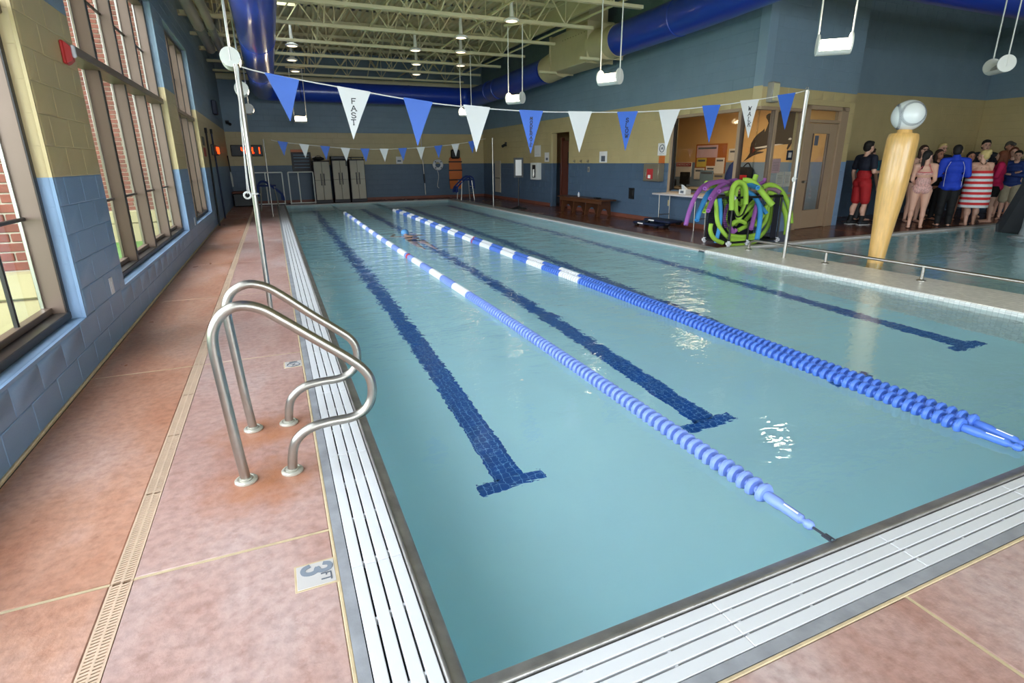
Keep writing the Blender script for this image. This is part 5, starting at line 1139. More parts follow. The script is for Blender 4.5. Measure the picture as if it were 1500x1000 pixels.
t = thing('paper_notice', 'white notice right of the dark record board', 'notice', (1.28, 21.89, 1.4)); MB().bbox(1.18, 1.36, 21.885, 21.899, 1.35, 1.72, .003).build('sheet', 'paper', t); MB().bbox(1.22, 1.32, 21.88, 21.886, 1.5, 1.6, .001).build('print', 'ink', t)
def led_digits(t, txt, place, w_, h_, pitch):
    SEG = {'4': 'bcfg', '1': 'bc', '6': 'acdefg', '0': 'abcdef', '2': 'abged'}
    C = dict(a=((0,1),(1,1)), b=((1,1),(1,.5)), c=((1,.5),(1,0)), d=((0,0),(1,0)), e=((0,0),(0,.5)), f=((0,.5),(0,1)), g=((0,.5),(1,.5)))
    for i, ch in enumerate(txt):
        m = MB()
        for s in SEG[ch]:
            (a, b), (c, d) = C[s]; m.bar(place(i*pitch+a*w_, b*h_), place(i*pitch+c*w_, d*h_), .04, .04, (.01, 1, .02))
        m.build('digit', 'led_hot', t, smooth=False)
t = thing('pace_clock', 'red digital pace clock reading 4 41 on the far wall', 'clock', (-.95, 21.85, 1.8)); MB().bbox(-1.62, -.55, 21.78, 21.899, 1.74, 2.14, .02).build('case', 'black', t)
led_digits(t, '441', lambda u, v: (-1.26+u, 21.765, 1.83+v), .14, .23, .23); MB().ell((-.86, 21.765, 1.86), .028, 8, 6).build('dot', 'led', t)
t = thing('pace_clock', 'small red digital display on left wall past the windows', 'clock', (-1.7, 16.2, 1.8)); MB().bbox(-1.747, -1.67, 15.6, 16.9, 1.70, 1.98, .015).build('case', 'black', t)
led_digits(t, '41', lambda u, v: (-1.66, 16.3+u, 1.75+v), .2, .18, .34)
# left wall fittings
t = thing('fire_alarm', 'red fire alarm strobe on cream band between tall windows', 'alarm', (-1.748, 4.44, 2.32)); MB().bbox(-1.747, -1.72, 4.385, 4.495, 2.24, 2.41, .008).build('base', 'red', t)
m = MB(); m.add([(-1.72,4.39,2.245),(-1.72,4.49,2.245),(-1.72,4.49,2.405),(-1.72,4.39,2.405),(-1.685,4.41,2.27),(-1.685,4.47,2.27),(-1.685,4.47,2.37),(-1.685,4.41,2.37)], [(0,3,2,1),(4,5,6,7),(0,1,5,4),(1,2,6,5),(2,3,7,6),(3,0,4,7)]); m.build('horn', 'red', t, smooth=False)
MB().bbox(-1.69, -1.662, 4.42, 4.462, 2.29, 2.385, .01).build('strobe_lens', 'white_plastic', t)
for y, l in ((4.33, 'white outlet cover on blue wall between nearest windows'), (10.15, 'white outlet cover between the two farther windows')):
    t = thing('wall_outlet', l, 'outlet', (-1.748, y, .48)); MB().bbox(-1.747, -1.738, y-.045, y+.045, .41, .55, .003).build('cover', 'white_plastic', t); MB().bbox(-1.739, -1.735, y-.017, y+.017, .44, .52, .002).build('face', 'white_plastic', t)
for (ya, za, yb, zb, mk, l) in ((14.45, 2.2, 14.1, .5, 'black', 'black pole leaning on left wall past the windows'), (15.9, 2.25, 16.1, .8, 'navy', 'dark blue rescue pole leaning on left wall')):
    t = thing('rescue_pole', l, 'pole', (-1.7, yb, 0)); MB().cyl((-1.70, ya, za), (-1.70, yb, .0), .022, n=8).build('shaft', mk, t); MB().cyl((-1.70, ya, za), (-1.70, ya+.01, za+.12), .03, n=8).build('tip', 'black', t)
t = thing('mop', 'black handled mop with pale strings hanging at left corner', 'mop', (-1.68, 20.6, .7)); MB().cyl((-1.68, 20.55, 1.75), (-1.66, 20.6, 1.2), .02, n=8).build('handle', 'black', t)
m = MB()
for k in range(9): m.tube(smooth_path([(-1.66, 20.6, 1.22), (-1.66+.02*math.sin(k), 20.52+.02*k, 1.0), (-1.65, 20.5+.025*k, .74-.02*(k%3))], 3), .016, 5)
stuff(m.build('strings', 'cord_white', t))
t = thing('wall_speaker', 'small dark speaker high on left wall near far end', 'speaker', (-1.70, 18.2, 3.1)); MB().bbox(-1.747, -1.62, 18.0, 18.4, 2.9, 3.3, .02).build('cabinet', 'navy', t); MB().bbox(-1.622, -1.615, 18.03, 18.37, 2.93, 3.27, .002).build('grille', 'black', t)
t = thing('security_camera', 'small dark camera in upper far left corner', 'camera', (-1.6, 21.8, 2.9)); MB().bbox(-1.66, -1.54, 21.8, 21.899, 2.86, 2.98, .01).build('bracket', 'black', t); MB().cyl((-1.6, 21.8, 2.9), (-1.5, 21.62, 2.84), .05, n=10).build('barrel', 'black', t)
t = thing('wall_notice', 'black and red lettered notice on left wall past windows', 'notice', (-1.74, 13.9, 2.0)); MB().bbox(-1.747, -1.74, 13.75, 14.2, 1.9, 2.1, .003).build('upper_plate', 'black', t); MB().bbox(-1.747, -1.74, 13.75, 14.2, 1.65, 1.85, .003).build('lower_plate', 'redsign', t)
# pipes along the top of the left wall
for x, z, r, l in ((-1.40, 4.28, .105, 'fatter grey pipe nearest the wall along top of left wall'), (-1.17, 4.28, .085, 'slimmer grey pipe beside the fatter one under the joists')):
    t = thing('wall_pipe', l, 'pipe', (x, 10, z)); MB().tube([(x, -8.9, z), (x, 8, z), (x, 15.7, z)]+[(x, 15.7+.3*math.sin(a), z+.3*(1-math.cos(a))) for a in (.4, .8, 1.2, PI/2)]+[(x, 16.0, 5.4)], r, 14).build('pipe', 'grey_pipe', t)
    for y in (1, 5, 9, 13): m = MB(); m.lathe([(r+.012, -.03), (r+.012, .03)], (x, y, z), 16, 'y'); m.build('coupling', 'grey_pipe', t)

# ================================================================ ducts
def duct(label, path, r, mk, seams):
    t = thing('air_duct', label, 'duct', path[0])
    MB().tube(path, r, 32).build('duct_skin', mk, t, angle=1.0)
    for c, ax in seams:
        m = MB(); m.lathe([(r+.001, -.025), (r+.008, -.02), (r+.008, .02), (r+.001, .025)], c, 32, ax); m.build('seam_band', mk, t)
    return t
R = .35; zc_ = 3.95
el = lambda cx, cy, a0, a1, q, n=7: [(cx+q*math.cos(a0+(a1-a0)*k/n), cy+q*math.sin(a0+(a1-a0)*k/n), zc_) for k in range(n+1)]
duct('glossy blue round duct running above the left deck', [(-.3, -3.5, zc_), (-.3, 5, zc_), (-.3, 12, zc_), (-.3, 20.3, zc_)]+el(.2, 20.4, PI, PI/2, .5)+[(.93, 20.9, zc_)], R, 'blue_duct', [((-.3, y, zc_), 'y') for y in (2.6, 7.2, 11.8, 16.4)])
duct('blue round duct crossing above the far wall', [(.95, 20.9, zc_), (6.8, 20.9, zc_)]+el(7.0, 20.4, PI/2, 0, .5)+[(7.5, 19.6, zc_), (7.55, 14.37, zc_+.1)], R, 'blue_duct', [((x, 20.9, zc_), 'x') for x in (2.9, 4.9)]+[((7.5, y, zc_+.02), 'y') for y in (18.8, 18.0)])
zd = 4.2
duct('blue round duct from beige plenum turning over the warm pool', [(7.6, 10.69, zd), (7.6, 8.0, zd+.04), (7.6, 5.9, zd+.12)]+[(8.15-.55*math.cos(a), 5.85-.55*math.sin(a), zd+.12) for a in [k*PI/16 for k in range(9)]]+[(10, 5.3, zd+.08), (18.4, 5.3, zd+.05)], R, 'blue_duct', [((7.6, y, zd+.03), 'y') for y in (8.6,)])
t = thing('air_plenum', 'beige sheet metal plenum joining the blue ducts at right', 'duct', (7.6, 12.5, 4.2))
MB().bbox(7.25, 7.98, 11.6, 13.6, 3.85, 4.75, .02).build('plenum_box', 'beige_duct', t)
MB().bbox(7.35, 7.9, 11.7, 12.9, 4.7, 5.44, .02).build('riser', 'beige_duct', t)
MB().tube([(7.6, 11.65, 4.22), (7.6, 10.7, zd)], [.40, .365], 28).build('collar', 'beige_duct', t); MB().tube([(7.6, 13.55, 4.15), (7.56, 14.31, zc_+.1)], [.39, .365], 28).build('collar', 'beige_duct', t)
for y in (11.58, 13.6, 11.0): MB().bbox(7.22 if y > 11.2 else 7.3, 8.0 if y > 11.2 else 7.9, y-.02, y+.02, 3.82, 4.78 if y > 11.2 else 4.6, .006).build('flange', 'beige_duct', t)
for y in (11.1, 13.3): MB().bbox(6.75, 7.3, y-.03, y+.03, 3.80, 3.86, .008).build('hanger_strut', 'ceil_paint', t)
m = MB()
for k in range(9): m.ell((7.245, 11.75+k*.14, 4.55), .012, 6, 4)
stuff(m.build('rivets', 'bronze', t))

# ================================================================ lamps
def pendant(x, y, z, ang, on, label, tilt=.72):
    t = thing('pendant_uplight', label, 'pendant lamp', (x, y, z), ang, 'white trough uplights on twin rods')
    # half-cylinder trough, open upward and tipped toward local -Y
    L, r = .19, .135; n = 14; vs = []; fs = []; T = Matrix.Rotation(tilt, 3, 'X')
    for s in (-1, 1):
        for rr in (r, r-.008):
            for k in range(n+1):
                a = PI+PI*k/n; vs.append(T @ Vector((s*(L if rr == r else L-.01), rr*math.cos(a), rr*math.sin(a))))
    q = n+1
    for k in range(n):
        fs += [(k, k+1, 2*q+k+1, 2*q+k), (q+k, 3*q+k, 3*q+k+1, q+k+1)]
    fs += [(0, 2*q, 3*q, q), (n, q+n, 3*q+n, 2*q+n)]
    fs += [tuple(k for k in range(q)), tuple(2*q+k for k in range(q-1, -1, -1))]
    m = MB(); m.add(vs, fs); m.build('trough', 'white_metal', t, local=True)
    for s in (-1, 1):
        m = MB(); m.lathe([(.001, -.012), (r*.98, -.012), (r, 0), (r*.98, .012), (.001, .012)], (s*(L+.005), 0, 0), 24, 'x'); m.build('end_cap', 'white_metal', t, local=True)
    m = MB(); m.ell((0, 0, -.02), (L-.012, r-.012, .035), 20, 8); m.v = [tuple(T @ Vector(p)) for p in m.v]; m.build('lens', ('lamp_glow_strong' if y < 5 else 'lamp_glow') if on else 'grey_pipe', t, local=True)
    for s in (-1, 1):
        m = MB(); m.cyl((s*L*1.06, 0, -.05), (s*L*1.06, 0, (4.5 if x < 7 else 5.44)-z), .011, n=8); m.build('rod', 'white_metal', t, local=True)
    m = MB(); zz = (4.48 if x < 7 else 5.4)-z; m.bbox(-.3, .3, -.03, .03, zz, zz+.05, .008); m.build('strut', 'ceil_paint', t, local=True)
    return t
pendant(.78, 19.4, 2.92, 0, True, 'lit uplight hanging before far wall above the lockers')
pendant(5.22, 11.44, 2.92, -1.0, True, 'lit uplight hanging above lap pool left of beige plenum')
pendant(5.5, 7.83, 2.92, -1.1, True, 'lit uplight hanging right of the beige plenum')
pendant(6.83, 4.45, 2.95, -.75, True, 'large lit uplight hanging in front of office corner')
pendant(11.1, 4.65, 2.95, -2.2, False, 'unlit uplight at the upper right above the crowd')
pendant(5.3, 15.3, 2.92, -1.0, True, 'lit uplight half hidden behind the near pennant line')
pendant(-.70, 8.35, 2.95, 1.571, True, 'uplight on rods between left wall and blue duct, nearest')
pendant(-.71, 12.05, 2.95, 1.571, True, 'uplight behind the tall left pole, second along left wall')
pendant(-.72, 16.6, 2.95, 1.571, True, 'farthest uplight in the row along left wall')
def highbay(x, y, label):
    t = thing('ceiling_light', label, 'ceiling light', (x, y, 4.46), group='round high bay lights under the joists')
    m = MB(); m.lathe([(.15, 0), (.165, .012), (.165, .035), (.12, .06), (.05, .09), (.03, .5)], (x, y, 4.43), 20); m.build('housing', 'white_metal', t)
    m = MB(); m.lathe([(.145, 0), (.10, -.010), (.001, -.014)], (x, y, 4.434), 20); m.build('lens', 'lamp_glow2', t)
for x, y, l in ((.55, 15.4, 'nearest round ceiling light of the left row'), (.62, 17.6, 'middle round ceiling light of the left row'), (.80, 19.75, 'farthest round ceiling light of the left row'),
                (3.72, 14.88, 'nearest round ceiling light of the middle row'), (4.28, 17.05, 'central round ceiling light of the middle row'), (4.77, 19.05, 'farthest round ceiling light of the middle row'),
                (4.92, 10.95, 'large round ceiling light nearest the beige plenum'), (4.4, 12.92, 'second round ceiling light of the right row'), (4.98, 14.7, 'third round ceiling light of the right row'), (5.67, 16.8, 'farthest round ceiling light of the right row'),
                ):
    highbay(x, y, l)
# ================================================================ people
def remesh(o, vs=.011, sm=4):
    r = o.modifiers.new('remesh', 'REMESH'); r.mode = 'VOXEL'; r.voxel_size = vs; r.use_smooth_shade = True
    s = o.modifiers.new('smooth', 'SMOOTH'); s.factor = .5; s.iterations = sm
    return o
def V3(*a): return Vector(a)
def person(label, x, y, h, face, arms=('down', 'down'), skin='skin', hair=('short', 'hair_black'), fem=False, girth=1.0,
           wear=(), feet='bare', step=.0, head_turn=0.0, lean=0.0, detail=True, base=0.0):
    """face: heading of the chest in degrees, 0 = towards +Y, clockwise positive. Local frame: +Y ahead, +X to the right."""
    t = thing('person', label, 'person', (x, y, base), -math.radians(face), 'bathers and staff standing by the warm pool')
    k = h; g = girth
    hipw = (.058 if fem else .05)*k; shw = (.098 if fem else .115)*k
    P = dict(pel=V3(0,0,.52*k), wai=V3(0,.004*k,.61*k), che=V3(0,0,.72*k), nec=V3(0,-.004*k,.845*k), hed=V3(0,.012*k,.928*k))
    L = {}
    for s in (-1, 1):
        fy = step*k*s
        L[s] = dict(hip=V3(s*hipw,0,.49*k), kne=V3(s*(hipw+.004*k), fy*.5+.012*k, .275*k), ank=V3(s*(hipw+.006*k), fy-.012*k, .045*k), toe=V3(s*(hipw+.022*k), fy+.085*k, .016*k), sho=V3(s*shw,-.004*k,.805*k))
        a = arms[0 if s < 0 else 1]
        if a == 'down': e, w_ = V3(s*(shw+.035*k), -.012*k, .635*k), V3(s*(shw+.045*k), .03*k, .49*k)
        elif a == 'folded': e, w_ = V3(s*(shw+.03*k), .03*k, .645*k), V3(-s*.02*k, .115*k, .675*k+s*.012*k)
        elif a == 'bent': e, w_ = V3(s*(shw+.035*k), -.015*k, .64*k), V3(s*(shw-.02*k), .13*k, .64*k)
        elif a == 'hip': e, w_ = V3(s*(shw+.085*k), -.05*k, .66*k), V3(s*(shw-.02*k), .03*k, .60*k)
        elif a == 'front': e, w_ = V3(s*(shw+.02*k), .02*k, .63*k), V3(s*.03*k, .11*k, .52*k)
        elif a == 'reach': e, w_ = V3(s*(shw+.05*k), .06*k, .68*k), V3(s*(shw+.06*k), .2*k, .69*k)
        elif a == 'back': e, w_ = V3(s*(shw+.04*k), -.05*k, .64*k), V3(s*.03*k, -.08*k, .53*k)
        L[s]['elb'], L[s]['wri'] = e, w_
    b = MB()
    # trunk
    b.ell(P['pel'], (.092*k*g*(1.1 if fem else 1), .068*k*g, .075*k)); b.ell(P['wai'], (.074*k*g, .056*k*g, .085*k)); b.ell(P['che'], (.090*k*g, .064*k*g, .095*k)); b.ell(V3(0,-.004*k,.785*k), (.095*k, .052*k*g, .045*k))
    if fem:
        for s in (-1, 1): b.ell(V3(s*.042*k, .052*k*g, .715*k), (.036*k, .03*k, .036*k))
    for s in (-1, 1):
        q = L[s]
        b.ell(V3(s*.042*k, -.024*k*g, .505*k), (.050*k*g, .048*k*g, .055*k))
        b.caps(q['hip'], q['kne'], .056*k*g*(1.08 if fem else 1), .034*k*g); b.caps(q['kne'], q['ank'], .033*k*g, .020*k)
        b.ell(q['kne']*.62+q['ank']*.38+V3(0,-.012*k,0), (.031*k*g, .034*k*g, .062*k))
        b.caps(q['ank']+V3(0,-.012*k,-.02*k), q['toe'], .021*k, .014*k); b.ell((q['ank']+q['toe'])/2+V3(0,0,-.012*k), (.022*k, .055*k, .016*k))
        b.caps(V3(s*shw*.55, 0, .815*k), q['sho'], .032*k, .033*k*g); b.caps(q['sho'], q['elb'], .031*k*g, .024*k); b.caps(q['elb'], q['wri'], .024*k, .0155*k)
        f = (q['wri']-q['elb']).normalized(); side = f.cross(V3(0,0,1)) if abs(f.z) < .8 else V3(0,1,0)
        side.normalize(); pn = f.cross(side); hl = .047*k
        b.caps(q['wri'], q['wri']+f*hl, .0145*k, .017*k)
        for i, (o_, ln) in enumerate(((-.020, .036), (-.007, .043), (.006, .040), (.019, .032))):
            p0 = q['wri']+f*hl*.9+side*(o_*k); p1 = p0+f*(ln*k*.55); p2 = p1+(f*.75+pn*.5*(-1 if pn.y > 0 else 1)).normalized()*(ln*k*.5)
            b.caps(p0, p1, .0068*k, .0062*k, 8); b.caps(p1, p2, .0062*k, .005*k, 8)
        p0 = q['wri']+f*hl*.3+side*(.014*k); p1 = p0+(f*.7+side*.7).normalized()*(.03*k); b.caps(p0, p1, .0075*k, .006*k, 8)
    # neck and head (head turned on the neck)
    ht = Matrix.Rotation(-math.radians(head_turn), 3, 'Z'); hc = P['hed']; H = lambda a, c, d: hc+ht @ V3(a*k, c*k, d*k)
    b.caps(V3(0,-.006*k,.80*k), hc+V3(0,-.012*k,-.03*k), .034*k, .031*k)
    b.ell(H(0,-.004,.012), (.0445*k, .056*k, .055*k), 16, 11, ht); b.ell(H(0,.018,-.026), (.036*k, .038*k, .038*k), 14, 9, ht); b.ell(H(0,.035,-.048), (.02*k, .016*k, .014*k), 10, 7, ht)
    b.caps(H(0,.05,.006), H(0,.064,-.016), .006*k, .0095*k, 8)
    for s in (-1, 1): b.ell(H(s*.046,-.004,-.006), (.007*k,.014*k,.019*k), 8, 6, ht); b.ell(H(s*.018,.047,.012), (.014*k,.007*k,.005*k), 8, 6, ht)
    remesh(b.build('body', skin, t, local=True), .0105)
    if detail:
        for s in (-1, 1):
            MB().ell(H(s*.017,.0515,.0015), (.0075*k,.004*k,.0045*k), 8, 6, ht).build('eye', 'eye', t, local=True)
            MB().ell(H(s*.017,.053,.0145), (.011*k,.003*k,.0025*k), 8, 6, ht).build('eyebrow', hair[1] if hair[1] != 'cloth_cap' else 'hair_brown', t, local=True)
        MB().ell(H(0,.054,-.036), (.013*k,.004*k,.004*k), 8, 6, ht).build('mouth', 'lip', t, local=True)
    # hair
    hb = MB(); st, hm = hair
    hb.ell(H(0,-.014,.026), (.050*k,.058*k,.052*k), 16, 10, ht)
    if st != 'bald': hb.ell(H(0,-.034,-.004), (.047*k,.04*k,.05*k), 14, 9, ht)
    if st == 'short': hb.ell(H(0,.018,.052), (.036*k,.036*k,.022*k), 12, 8, ht)
    if st in ('long', 'longer'):
        for s in (-1, 1): hb.caps(H(s*.036,-.012,.02), H(s*.044,.0,-.085), .024*k, .02*k)
        hb.caps(H(0,-.04,.0), H(0,-.055,-.16 if st == 'longer' else -.10), .042*k, .032*k)
    if st == 'pony': hb.caps(H(.0,-.062,.012), H(.008,-.075,-.10), .022*k, .019*k); hb.caps(H(.008,-.075,-.10), H(.002,-.062,-.185), .019*k, .008*k)
    if st == 'bun': hb.ell(H(.0,-.055,.052), (.032*k,.03*k,.028*k), 12, 8, ht); hb.ell(H(.02,-.06,.03), (.022*k,.022*k,.02*k), 10, 7, ht)
    if st == 'cap': hb.caps(H(0,.03,.038), H(0,.085,.03), .03*k, .022*k)
    remesh(hb.build('hair' if st != 'cap' else 'cap', hm, t, local=True), .010, 2)
    # clothes: shells that follow the body
    def torso(m, top, bot, e):
        if top > .62:
            m.ell(P['che'], (.090*k*g+e, .064*k*g+e, .09*k)); 
            if fem:
                for s in (-1, 1): m.ell(V3(s*.042*k, .052*k*g, .715*k), (.036*k+e*.7, .03*k+e*.7, .036*k))
        if top > .79: m.ell(V3(0,-.004*k,.785*k), (.098*k+e, .052*k*g+e, .042*k))
        if bot < .66: m.ell(P['wai'], (.074*k*g+e*1.4, .056*k*g+e*1.4, .085*k))
        if bot < .56: m.ell(P['pel']+V3(0,0,.01*k), (.092*k*g*(1.1 if fem else 1)+e, .068*k*g+e, .062*k)); [m.ell(V3(s*.042*k, -.024*k*g, .505*k), (.050*k*g+e, .048*k*g+e, .056*k+e*.5)) for s in (-1, 1)]
    for kind, mk in wear:
        m = MB(); e = .010*k
        if kind in ('tee', 'jacket', 'longsleeve'):
            e = .010*k if kind == 'tee' else .016*k
            torso(m, .82, .5, e)
            for s in (-1, 1):
                q = L[s]; m.caps(V3(s*shw*.5, 0, .815*k), q['sho'], .033*k+e*.5, .033*k*g+e*.5)
                if kind == 'tee': m.caps(q['sho'], q['sho']*.35+q['elb']*.65, .031*k*g+e*.7, .030*k+e*.9)
                else: m.caps(q['sho'], q['elb'], .031*k*g+e*.55, .025*k+e*.7); m.caps(q['elb'], q['elb']*.1+q['wri']*.9, .025*k+e*.7, .018*k+e*.7)
            if kind == 'jacket': m.caps(V3(0,-.01*k,.83*k), V3(0,-.008*k,.86*k), .045*k, .043*k); m.ell(V3(0,0,.5*k), (.10*k*g+e,.078*k*g+e,.05*k))
            o = remesh(m.build('shirt' if kind == 'tee' else 'jacket' if kind == 'jacket' else 'sweatshirt', mk, t, local=True), .0115)
            if kind == 'jacket':
                pm = MB()
                for s in (-1, 1): pm.tube(smooth_path([V3(s*.06*k, -.072*k, .80*k), V3(s*.088*k, -.078*k, .72*k), V3(s*.09*k, -.082*k, .6*k), V3(s*.088*k, -.09*k, .5*k)], 4), .004, 5)
                pm.build('piping', 'trim_white', t, local=True)
        elif kind in ('shorts', 'trousers', 'miniskirt'):
            torso(m, .55, .5, .012*k)
            for s in (-1, 1):
                q = L[s]
                if kind == 'shorts': m.caps(q['hip'], q['hip']*.12+q['kne']*.88, .062*k*g+.006, .056*k*g)
                elif kind == 'miniskirt': m.caps(q['hip'], q['hip']*.55+q['kne']*.45, .062*k*g, .054*k*g)
                else: m.caps(q['hip'], q['kne'], .06*k*g, .043*k*g); m.caps(q['kne'], q['ank']+V3(0,0,.0), .043*k*g, .034*k); m.ell(q['kne']*.62+q['ank']*.38+V3(0,-.012*k,0), (.040*k*g, .044*k*g, .075*k))
            remesh(m.build('shorts' if kind != 'trousers' else 'trousers', mk, t, local=True), .0115)
            if kind == 'miniskirt':
                for s in (-1, 1): MB().tube([V3(s*(.105*k*g), 0, .53*k), V3(s*(.112*k*g), 0, .46*k), V3(s*(.108*k*g), .004, .40*k)], .007, 6).build('side_stripe', 'trim_white', t, local=True)
        elif kind in ('onepiece', 'tankini'):
            e = .006*k
            if kind == 'onepiece': torso(m, .74, .5, e)
            else: torso(m, .5, .5, e); m.ell(P['che']+V3(0,0,-.012*k), (.090*k*g+e, .064*k*g+e, .03*k)); m.ell(V3(0,.03*k,.64*k), (.07*k*g,.05*k*g,.09*k))
            remesh(m.build('swimsuit', mk, t, local=True), .010, 3)
            sm_ = MB(); bk_ = -.058*k*g
            sm_.tube(smooth_path([V3(-.07*k, -.055*k, .74*k), V3(-.045*k, -.062*k, .79*k), V3(-.03*k, -.045*k, .832*k), V3(-.045*k, .03*k, .81*k), V3(-.05*k, .075*k, .74*k)], 4), .006, 6)
            sm_.tube(smooth_path([V3(.07*k, -.055*k, .74*k), V3(.045*k, -.062*k, .79*k), V3(.03*k, -.045*k, .832*k), V3(.045*k, .03*k, .81*k), V3(.05*k, .075*k, .74*k)], 4), .006, 6)
            sm_.tube([V3(-.08*k, -.05*k, .73*k), V3(0, -.07*k, .725*k), V3(.08*k, -.05*k, .73*k)], .008, 6)
            sm_.build('strap', 'cloth_black' if kind == 'onepiece' else 'rope_red', t, local=True)
        elif kind == 'towel':
            # wrapped striped towel: ruled skirt with folds, alternating bands as parts
            zs = [.735-.0345*i for i in range(15)]
            n = 40
            def ring(z, off):
                tt = (.735-z)/.48; rx = (.102+.018*math.sin(min(1, tt*1.6)*PI/2)+.010*tt)*k*g; ry = (.080+.020*math.sin(min(1, tt*1.6)*PI/2)+.006*tt)*k*g
                return [V3((rx+off)*math.cos(2*PI*j/n)*(1+.025*tt*math.sin(7*2*PI*j/n+z*9)), -.012*k+(ry+off)*math.sin(2*PI*j/n)*(1+.025*tt*math.sin(7*2*PI*j/n+z*9)), z*k) for j in range(n)]
            for i in range(14):
                mm = MB(); r_ = [ring(zs[i], .006), ring((zs[i]+zs[i+1])/2, .007), ring(zs[i+1], .006), ring(zs[i+1], -.002), ring(zs[i], -.002)]
                vs = [p for q in r_ for p in q]; mm.add(vs, [(a*n+j, a*n+(j+1)%n, ((a+1)%5)*n+(j+1)%n, ((a+1)%5)*n+j) for a in range(5) for j in range(n)])
                mm.build('towel_stripe', 'cloth_towel_red' if i % 2 == 0 else 'trim_white', t, local=True, angle=1.2)
            sm_ = MB(); sm_.tube(smooth_path([V3(-.05*k, -.06*k, .735*k), V3(-.01*k, -.062*k, .79*k), V3(.035*k, -.03*k, .845*k)], 4), .005, 6); sm_.tube(smooth_path([V3(.05*k, -.06*k, .735*k), V3(.01*k, -.062*k, .79*k), V3(-.035*k, -.03*k, .845*k)], 4), .005, 6); sm_.build('strap', 'cloth_black', t, local=True)
        elif kind == 'print':
            for i, wd in enumerate((.075, .06, .07)): MB().bbox(-wd*k/2, wd*k/2, .078*k, .083*k, (.74-.022*i)*k, (.752-.022*i)*k, .002).build('chest_print', 'trim_white', t, local=True)
        elif kind == 'headband':
            MB().tube([H(.052*math.cos(a), -.006+.062*math.sin(a), .022) for a in [j*PI/10 for j in range(20)]], .008, 6, closed=True).build('headband', mk, t, local=True)
        elif kind == 'glasses':
            gm = MB()
            for s in (-1, 1): gm.tube([H(s*.019+.014*math.cos(a), .057, .001+.011*math.sin(a)) for a in [j*PI/6 for j in range(12)]], .0025, 5, closed=True)
            gm.build('glasses', 'black', t, local=True)
    for s in (-1, 1):
        q = L[s]
        if feet in ('shoes', 'sandals'):
            m = MB(); m.ell((q['ank']+q['toe'])/2+V3(0,.0,-.006*k), (.031*k,.075*k,.028*k)); m.ell(q['ank']+V3(0,-.012*k,-.018*k), (.028*k,.034*k,.028*k))
            if feet == 'sandals': m = MB(); m.bbox(q['ank'].x-.03*k, q['ank'].x+.035*k, q['ank'].y-.045*k, q['toe'].y+.02*k, .0, .016, .006)
            m.build('shoe' if feet == 'shoes' else 'sandal', 'shoe_dark', t, local=True)
            if feet == 'shoes':
                MB().bbox(q['ank'].x-.028*k, q['ank'].x+.036*k, q['ank'].y-.05*k, q['toe'].y+.018*k, 0, .014, .005).build('sole', 'sole', t, local=True)
                MB().tube([q['ank']+V3(0,-.004*k,-.01*k), q['ank']*.7+q['kne']*.3], [.027*k, .030*k], 12).build('sock', 'cloth_black', t, local=True)
    return t
M['cloth_towel_red'] = mat('towel_red', '#cf2f30', .85, var=.06, vscale=30)
M['floral'] = mat('floral_swimsuit', '#d3a29a', .6, var=.35, vscale=38)
PE = person
PE('man in navy shirt and red shorts with dark socks and shoes', 12.0, 7.25, 1.84, 100, ('down', 'bent'), 'skin', ('short', 'hair_black'), wear=(('shorts', 'cloth_red'), ('tee', 'cloth_navy')), feet='shoes', step=.03)
PE('person in turquoise top and dark trousers mostly hidden by bat column', 12.85, 7.75, 1.70, 100, ('down', 'down'), 'skin', ('short', 'hair_brown'), wear=(('trousers', 'cloth_grey'), ('tee', 'cloth_turq')), feet='sandals', detail=False)
PE('woman in black swimsuit standing behind the bat column', 12.48, 6.85, 1.70, 115, ('back', 'folded'), 'skin', ('pony', 'hair_black'), True, .98, (('onepiece', 'cloth_black'),), step=-.05)
PE('woman in pale floral swimsuit with long dark ponytail, back turned', 12.38, 6.2, 1.62, 58, ('front', 'front'), 'skin', ('pony', 'hair_black'), True, 1.05, (('tankini', 'floral'),), step=.02, head_turn=40)
PE('woman with dark headband facing viewer behind floral swimsuit', 13.55, 7.0, 1.75, 215, ('folded', 'folded'), 'skin', ('long', 'hair_brown'), True, 1.0, (('onepiece', 'cloth_black'), ('headband', 'cloth_black')))
PE('woman with long dark wavy hair and dark top beside blue jacket', 14.42, 7.15, 1.66, 205, ('folded', 'folded'), 'skin2', ('longer', 'hair_brown'), True, 1.05, (('trousers', 'cloth_black'), ('tee', 'cloth_black')), feet='sandals')
PE('fair haired person with glasses at back behind blue jacket', 15.3, 7.6, 1.82, 210, ('down', 'down'), 'skin', ('short', 'hair_blond'), wear=(('trousers', 'cloth_charc'), ('tee', 'cloth_charc'), ('glasses', 'black')), feet='sandals')
PE('person in bright blue jacket and black trousers, back turned', 13.33, 6.18, 1.73, 50, ('bent', 'bent'), 'skin', ('short', 'hair_black'), wear=(('trousers', 'cloth_black'), ('jacket', 'cloth_blue')), feet='sandals', girth=1.12, head_turn=12)
PE('dark haired young woman facing viewer right of blue jacket', 14.95, 6.75, 1.60, 225, ('folded', 'folded'), 'skin2', ('long', 'hair_black'), True, 1.0, (('miniskirt', 'cloth_black'), ('tee', 'cloth_black')), feet='bare')
PE('tall man in dark printed T-shirt facing the viewer', 15.95, 7.0, 1.88, 228, ('folded', 'folded'), 'skin', ('short', 'hair_black'), wear=(('shorts', 'cloth_black'), ('tee', 'cloth_charc'), ('print', 'x')), feet='bare')
PE('woman with blond bun wrapped in red and white striped towel', 13.95, 5.99, 1.62, 40, ('reach', 'front'), 'skin', ('bun', 'hair_blond'), True, 1.26, (('towel', 'x'),), step=.05, head_turn=-45)
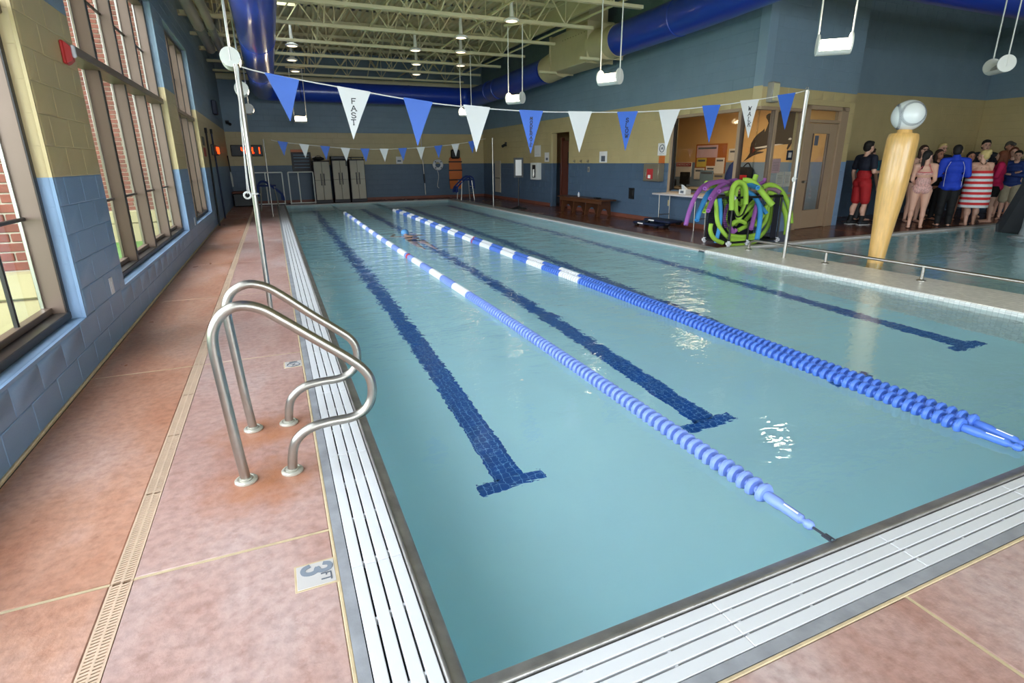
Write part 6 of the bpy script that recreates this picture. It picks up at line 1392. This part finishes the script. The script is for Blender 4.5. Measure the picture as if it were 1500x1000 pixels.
PE('woman with long auburn hair in pink top and dark shorts', 15.0, 6.15, 1.61, 330, ('folded', 'down'), 'skin', ('longer', 'hair_auburn'), True, 1.0, (('miniskirt', 'cloth_black'), ('longsleeve', 'cloth_pink')), feet='bare', head_turn=20)
PE('person in grey cap at back right of the group', 17.5, 7.25, 1.86, 215, ('down', 'down'), 'skin2', ('cap', 'cloth_cap'), wear=(('trousers', 'cloth_charc'), ('tee', 'cloth_charc')), feet='sandals')
PE('brown haired person peering between pink top and blue sweatshirt', 16.6, 6.7, 1.70, 240, ('down', 'down'), 'skin', ('long', 'hair_auburn'), True, 1.0, (('miniskirt', 'cloth_grey'), ('tee', 'cloth_grey')))
PE('person in dark blue sweatshirt with arms folded at right edge', 15.95, 6.3, 1.62, 250, ('folded', 'folded'), 'skin', ('short', 'hair_black'), wear=(('shorts', 'khaki'), ('longsleeve', 'cloth_blue2')), feet='bare', girth=1.05)

# swimmer: prone at the surface, head away from the viewer
t = thing('person', 'swimmer in blue cap and dark suit floating face down in middle lane', 'person', (2.16, 9.6, -.06))
b = MB(); S = lambda x, y, z: V3(2.16+x, 9.6+y, -.125+z)
b.ell(S(.0,.52,.02), (.19,.17,.10)); b.ell(S(0,.25,.0), (.16,.2,.10)); b.ell(S(0,-.08,-.01), (.175,.2,.11))
for s in (-1, 1):
    b.caps(S(s*.09,-.15,-.03), S(s*.11,-.58,-.07), .09, .058); b.caps(S(s*.11,-.58,-.07), S(s*.10,-1.0,-.06), .055, .034); b.caps(S(s*.10,-1.0,-.06), S(s*.10,-1.2,-.08), .033, .02)
    b.caps(S(s*.17,.6,.02), S(s*.33,.78,-.08), .05, .042); b.caps(S(s*.33,.78,-.08), S(s*.22,1.08,-.12), .04, .028); b.caps(S(s*.22,1.08,-.12), S(s*.19,1.16,-.13), .026, .026)
    for i in range(4): b.caps(S(s*(.165+.017*i),1.16,-.13), S(s*(.155+.02*i),1.25-.008*abs(i-1.5),-.135), .010, .008, 8)
    b.caps(S(s*.16,1.12,-.13), S(s*.12,1.17,-.13), .011, .009, 8)
b.caps(S(0,.62,.02), S(0,.80,.06), .06, .058); b.ell(S(0,.90,.10), (.078,.10,.095)); b.ell(S(0,.93,.04), (.06,.07,.06))
remesh(b.build('body', 'skin', t), .012)
m = MB(); m.ell(S(0,.90,.135), (.086,.106,.08)); remesh(m.build('swim_cap', 'cap_blue', t), .012, 2)
m = MB(); m.ell(S(0,.30,.008), (.168,.16,.104)); m.ell(S(0,-.08,-.004), (.182,.2,.115)); remesh(m.build('swimsuit', 'cloth_black', t), .012, 2)
MB().tube([S(.088*math.cos(a), .91+.105*math.sin(a), .085) for a in [j*PI/10 for j in range(20)]], .008, 6, closed=True).build('goggle_strap', 'black', t)
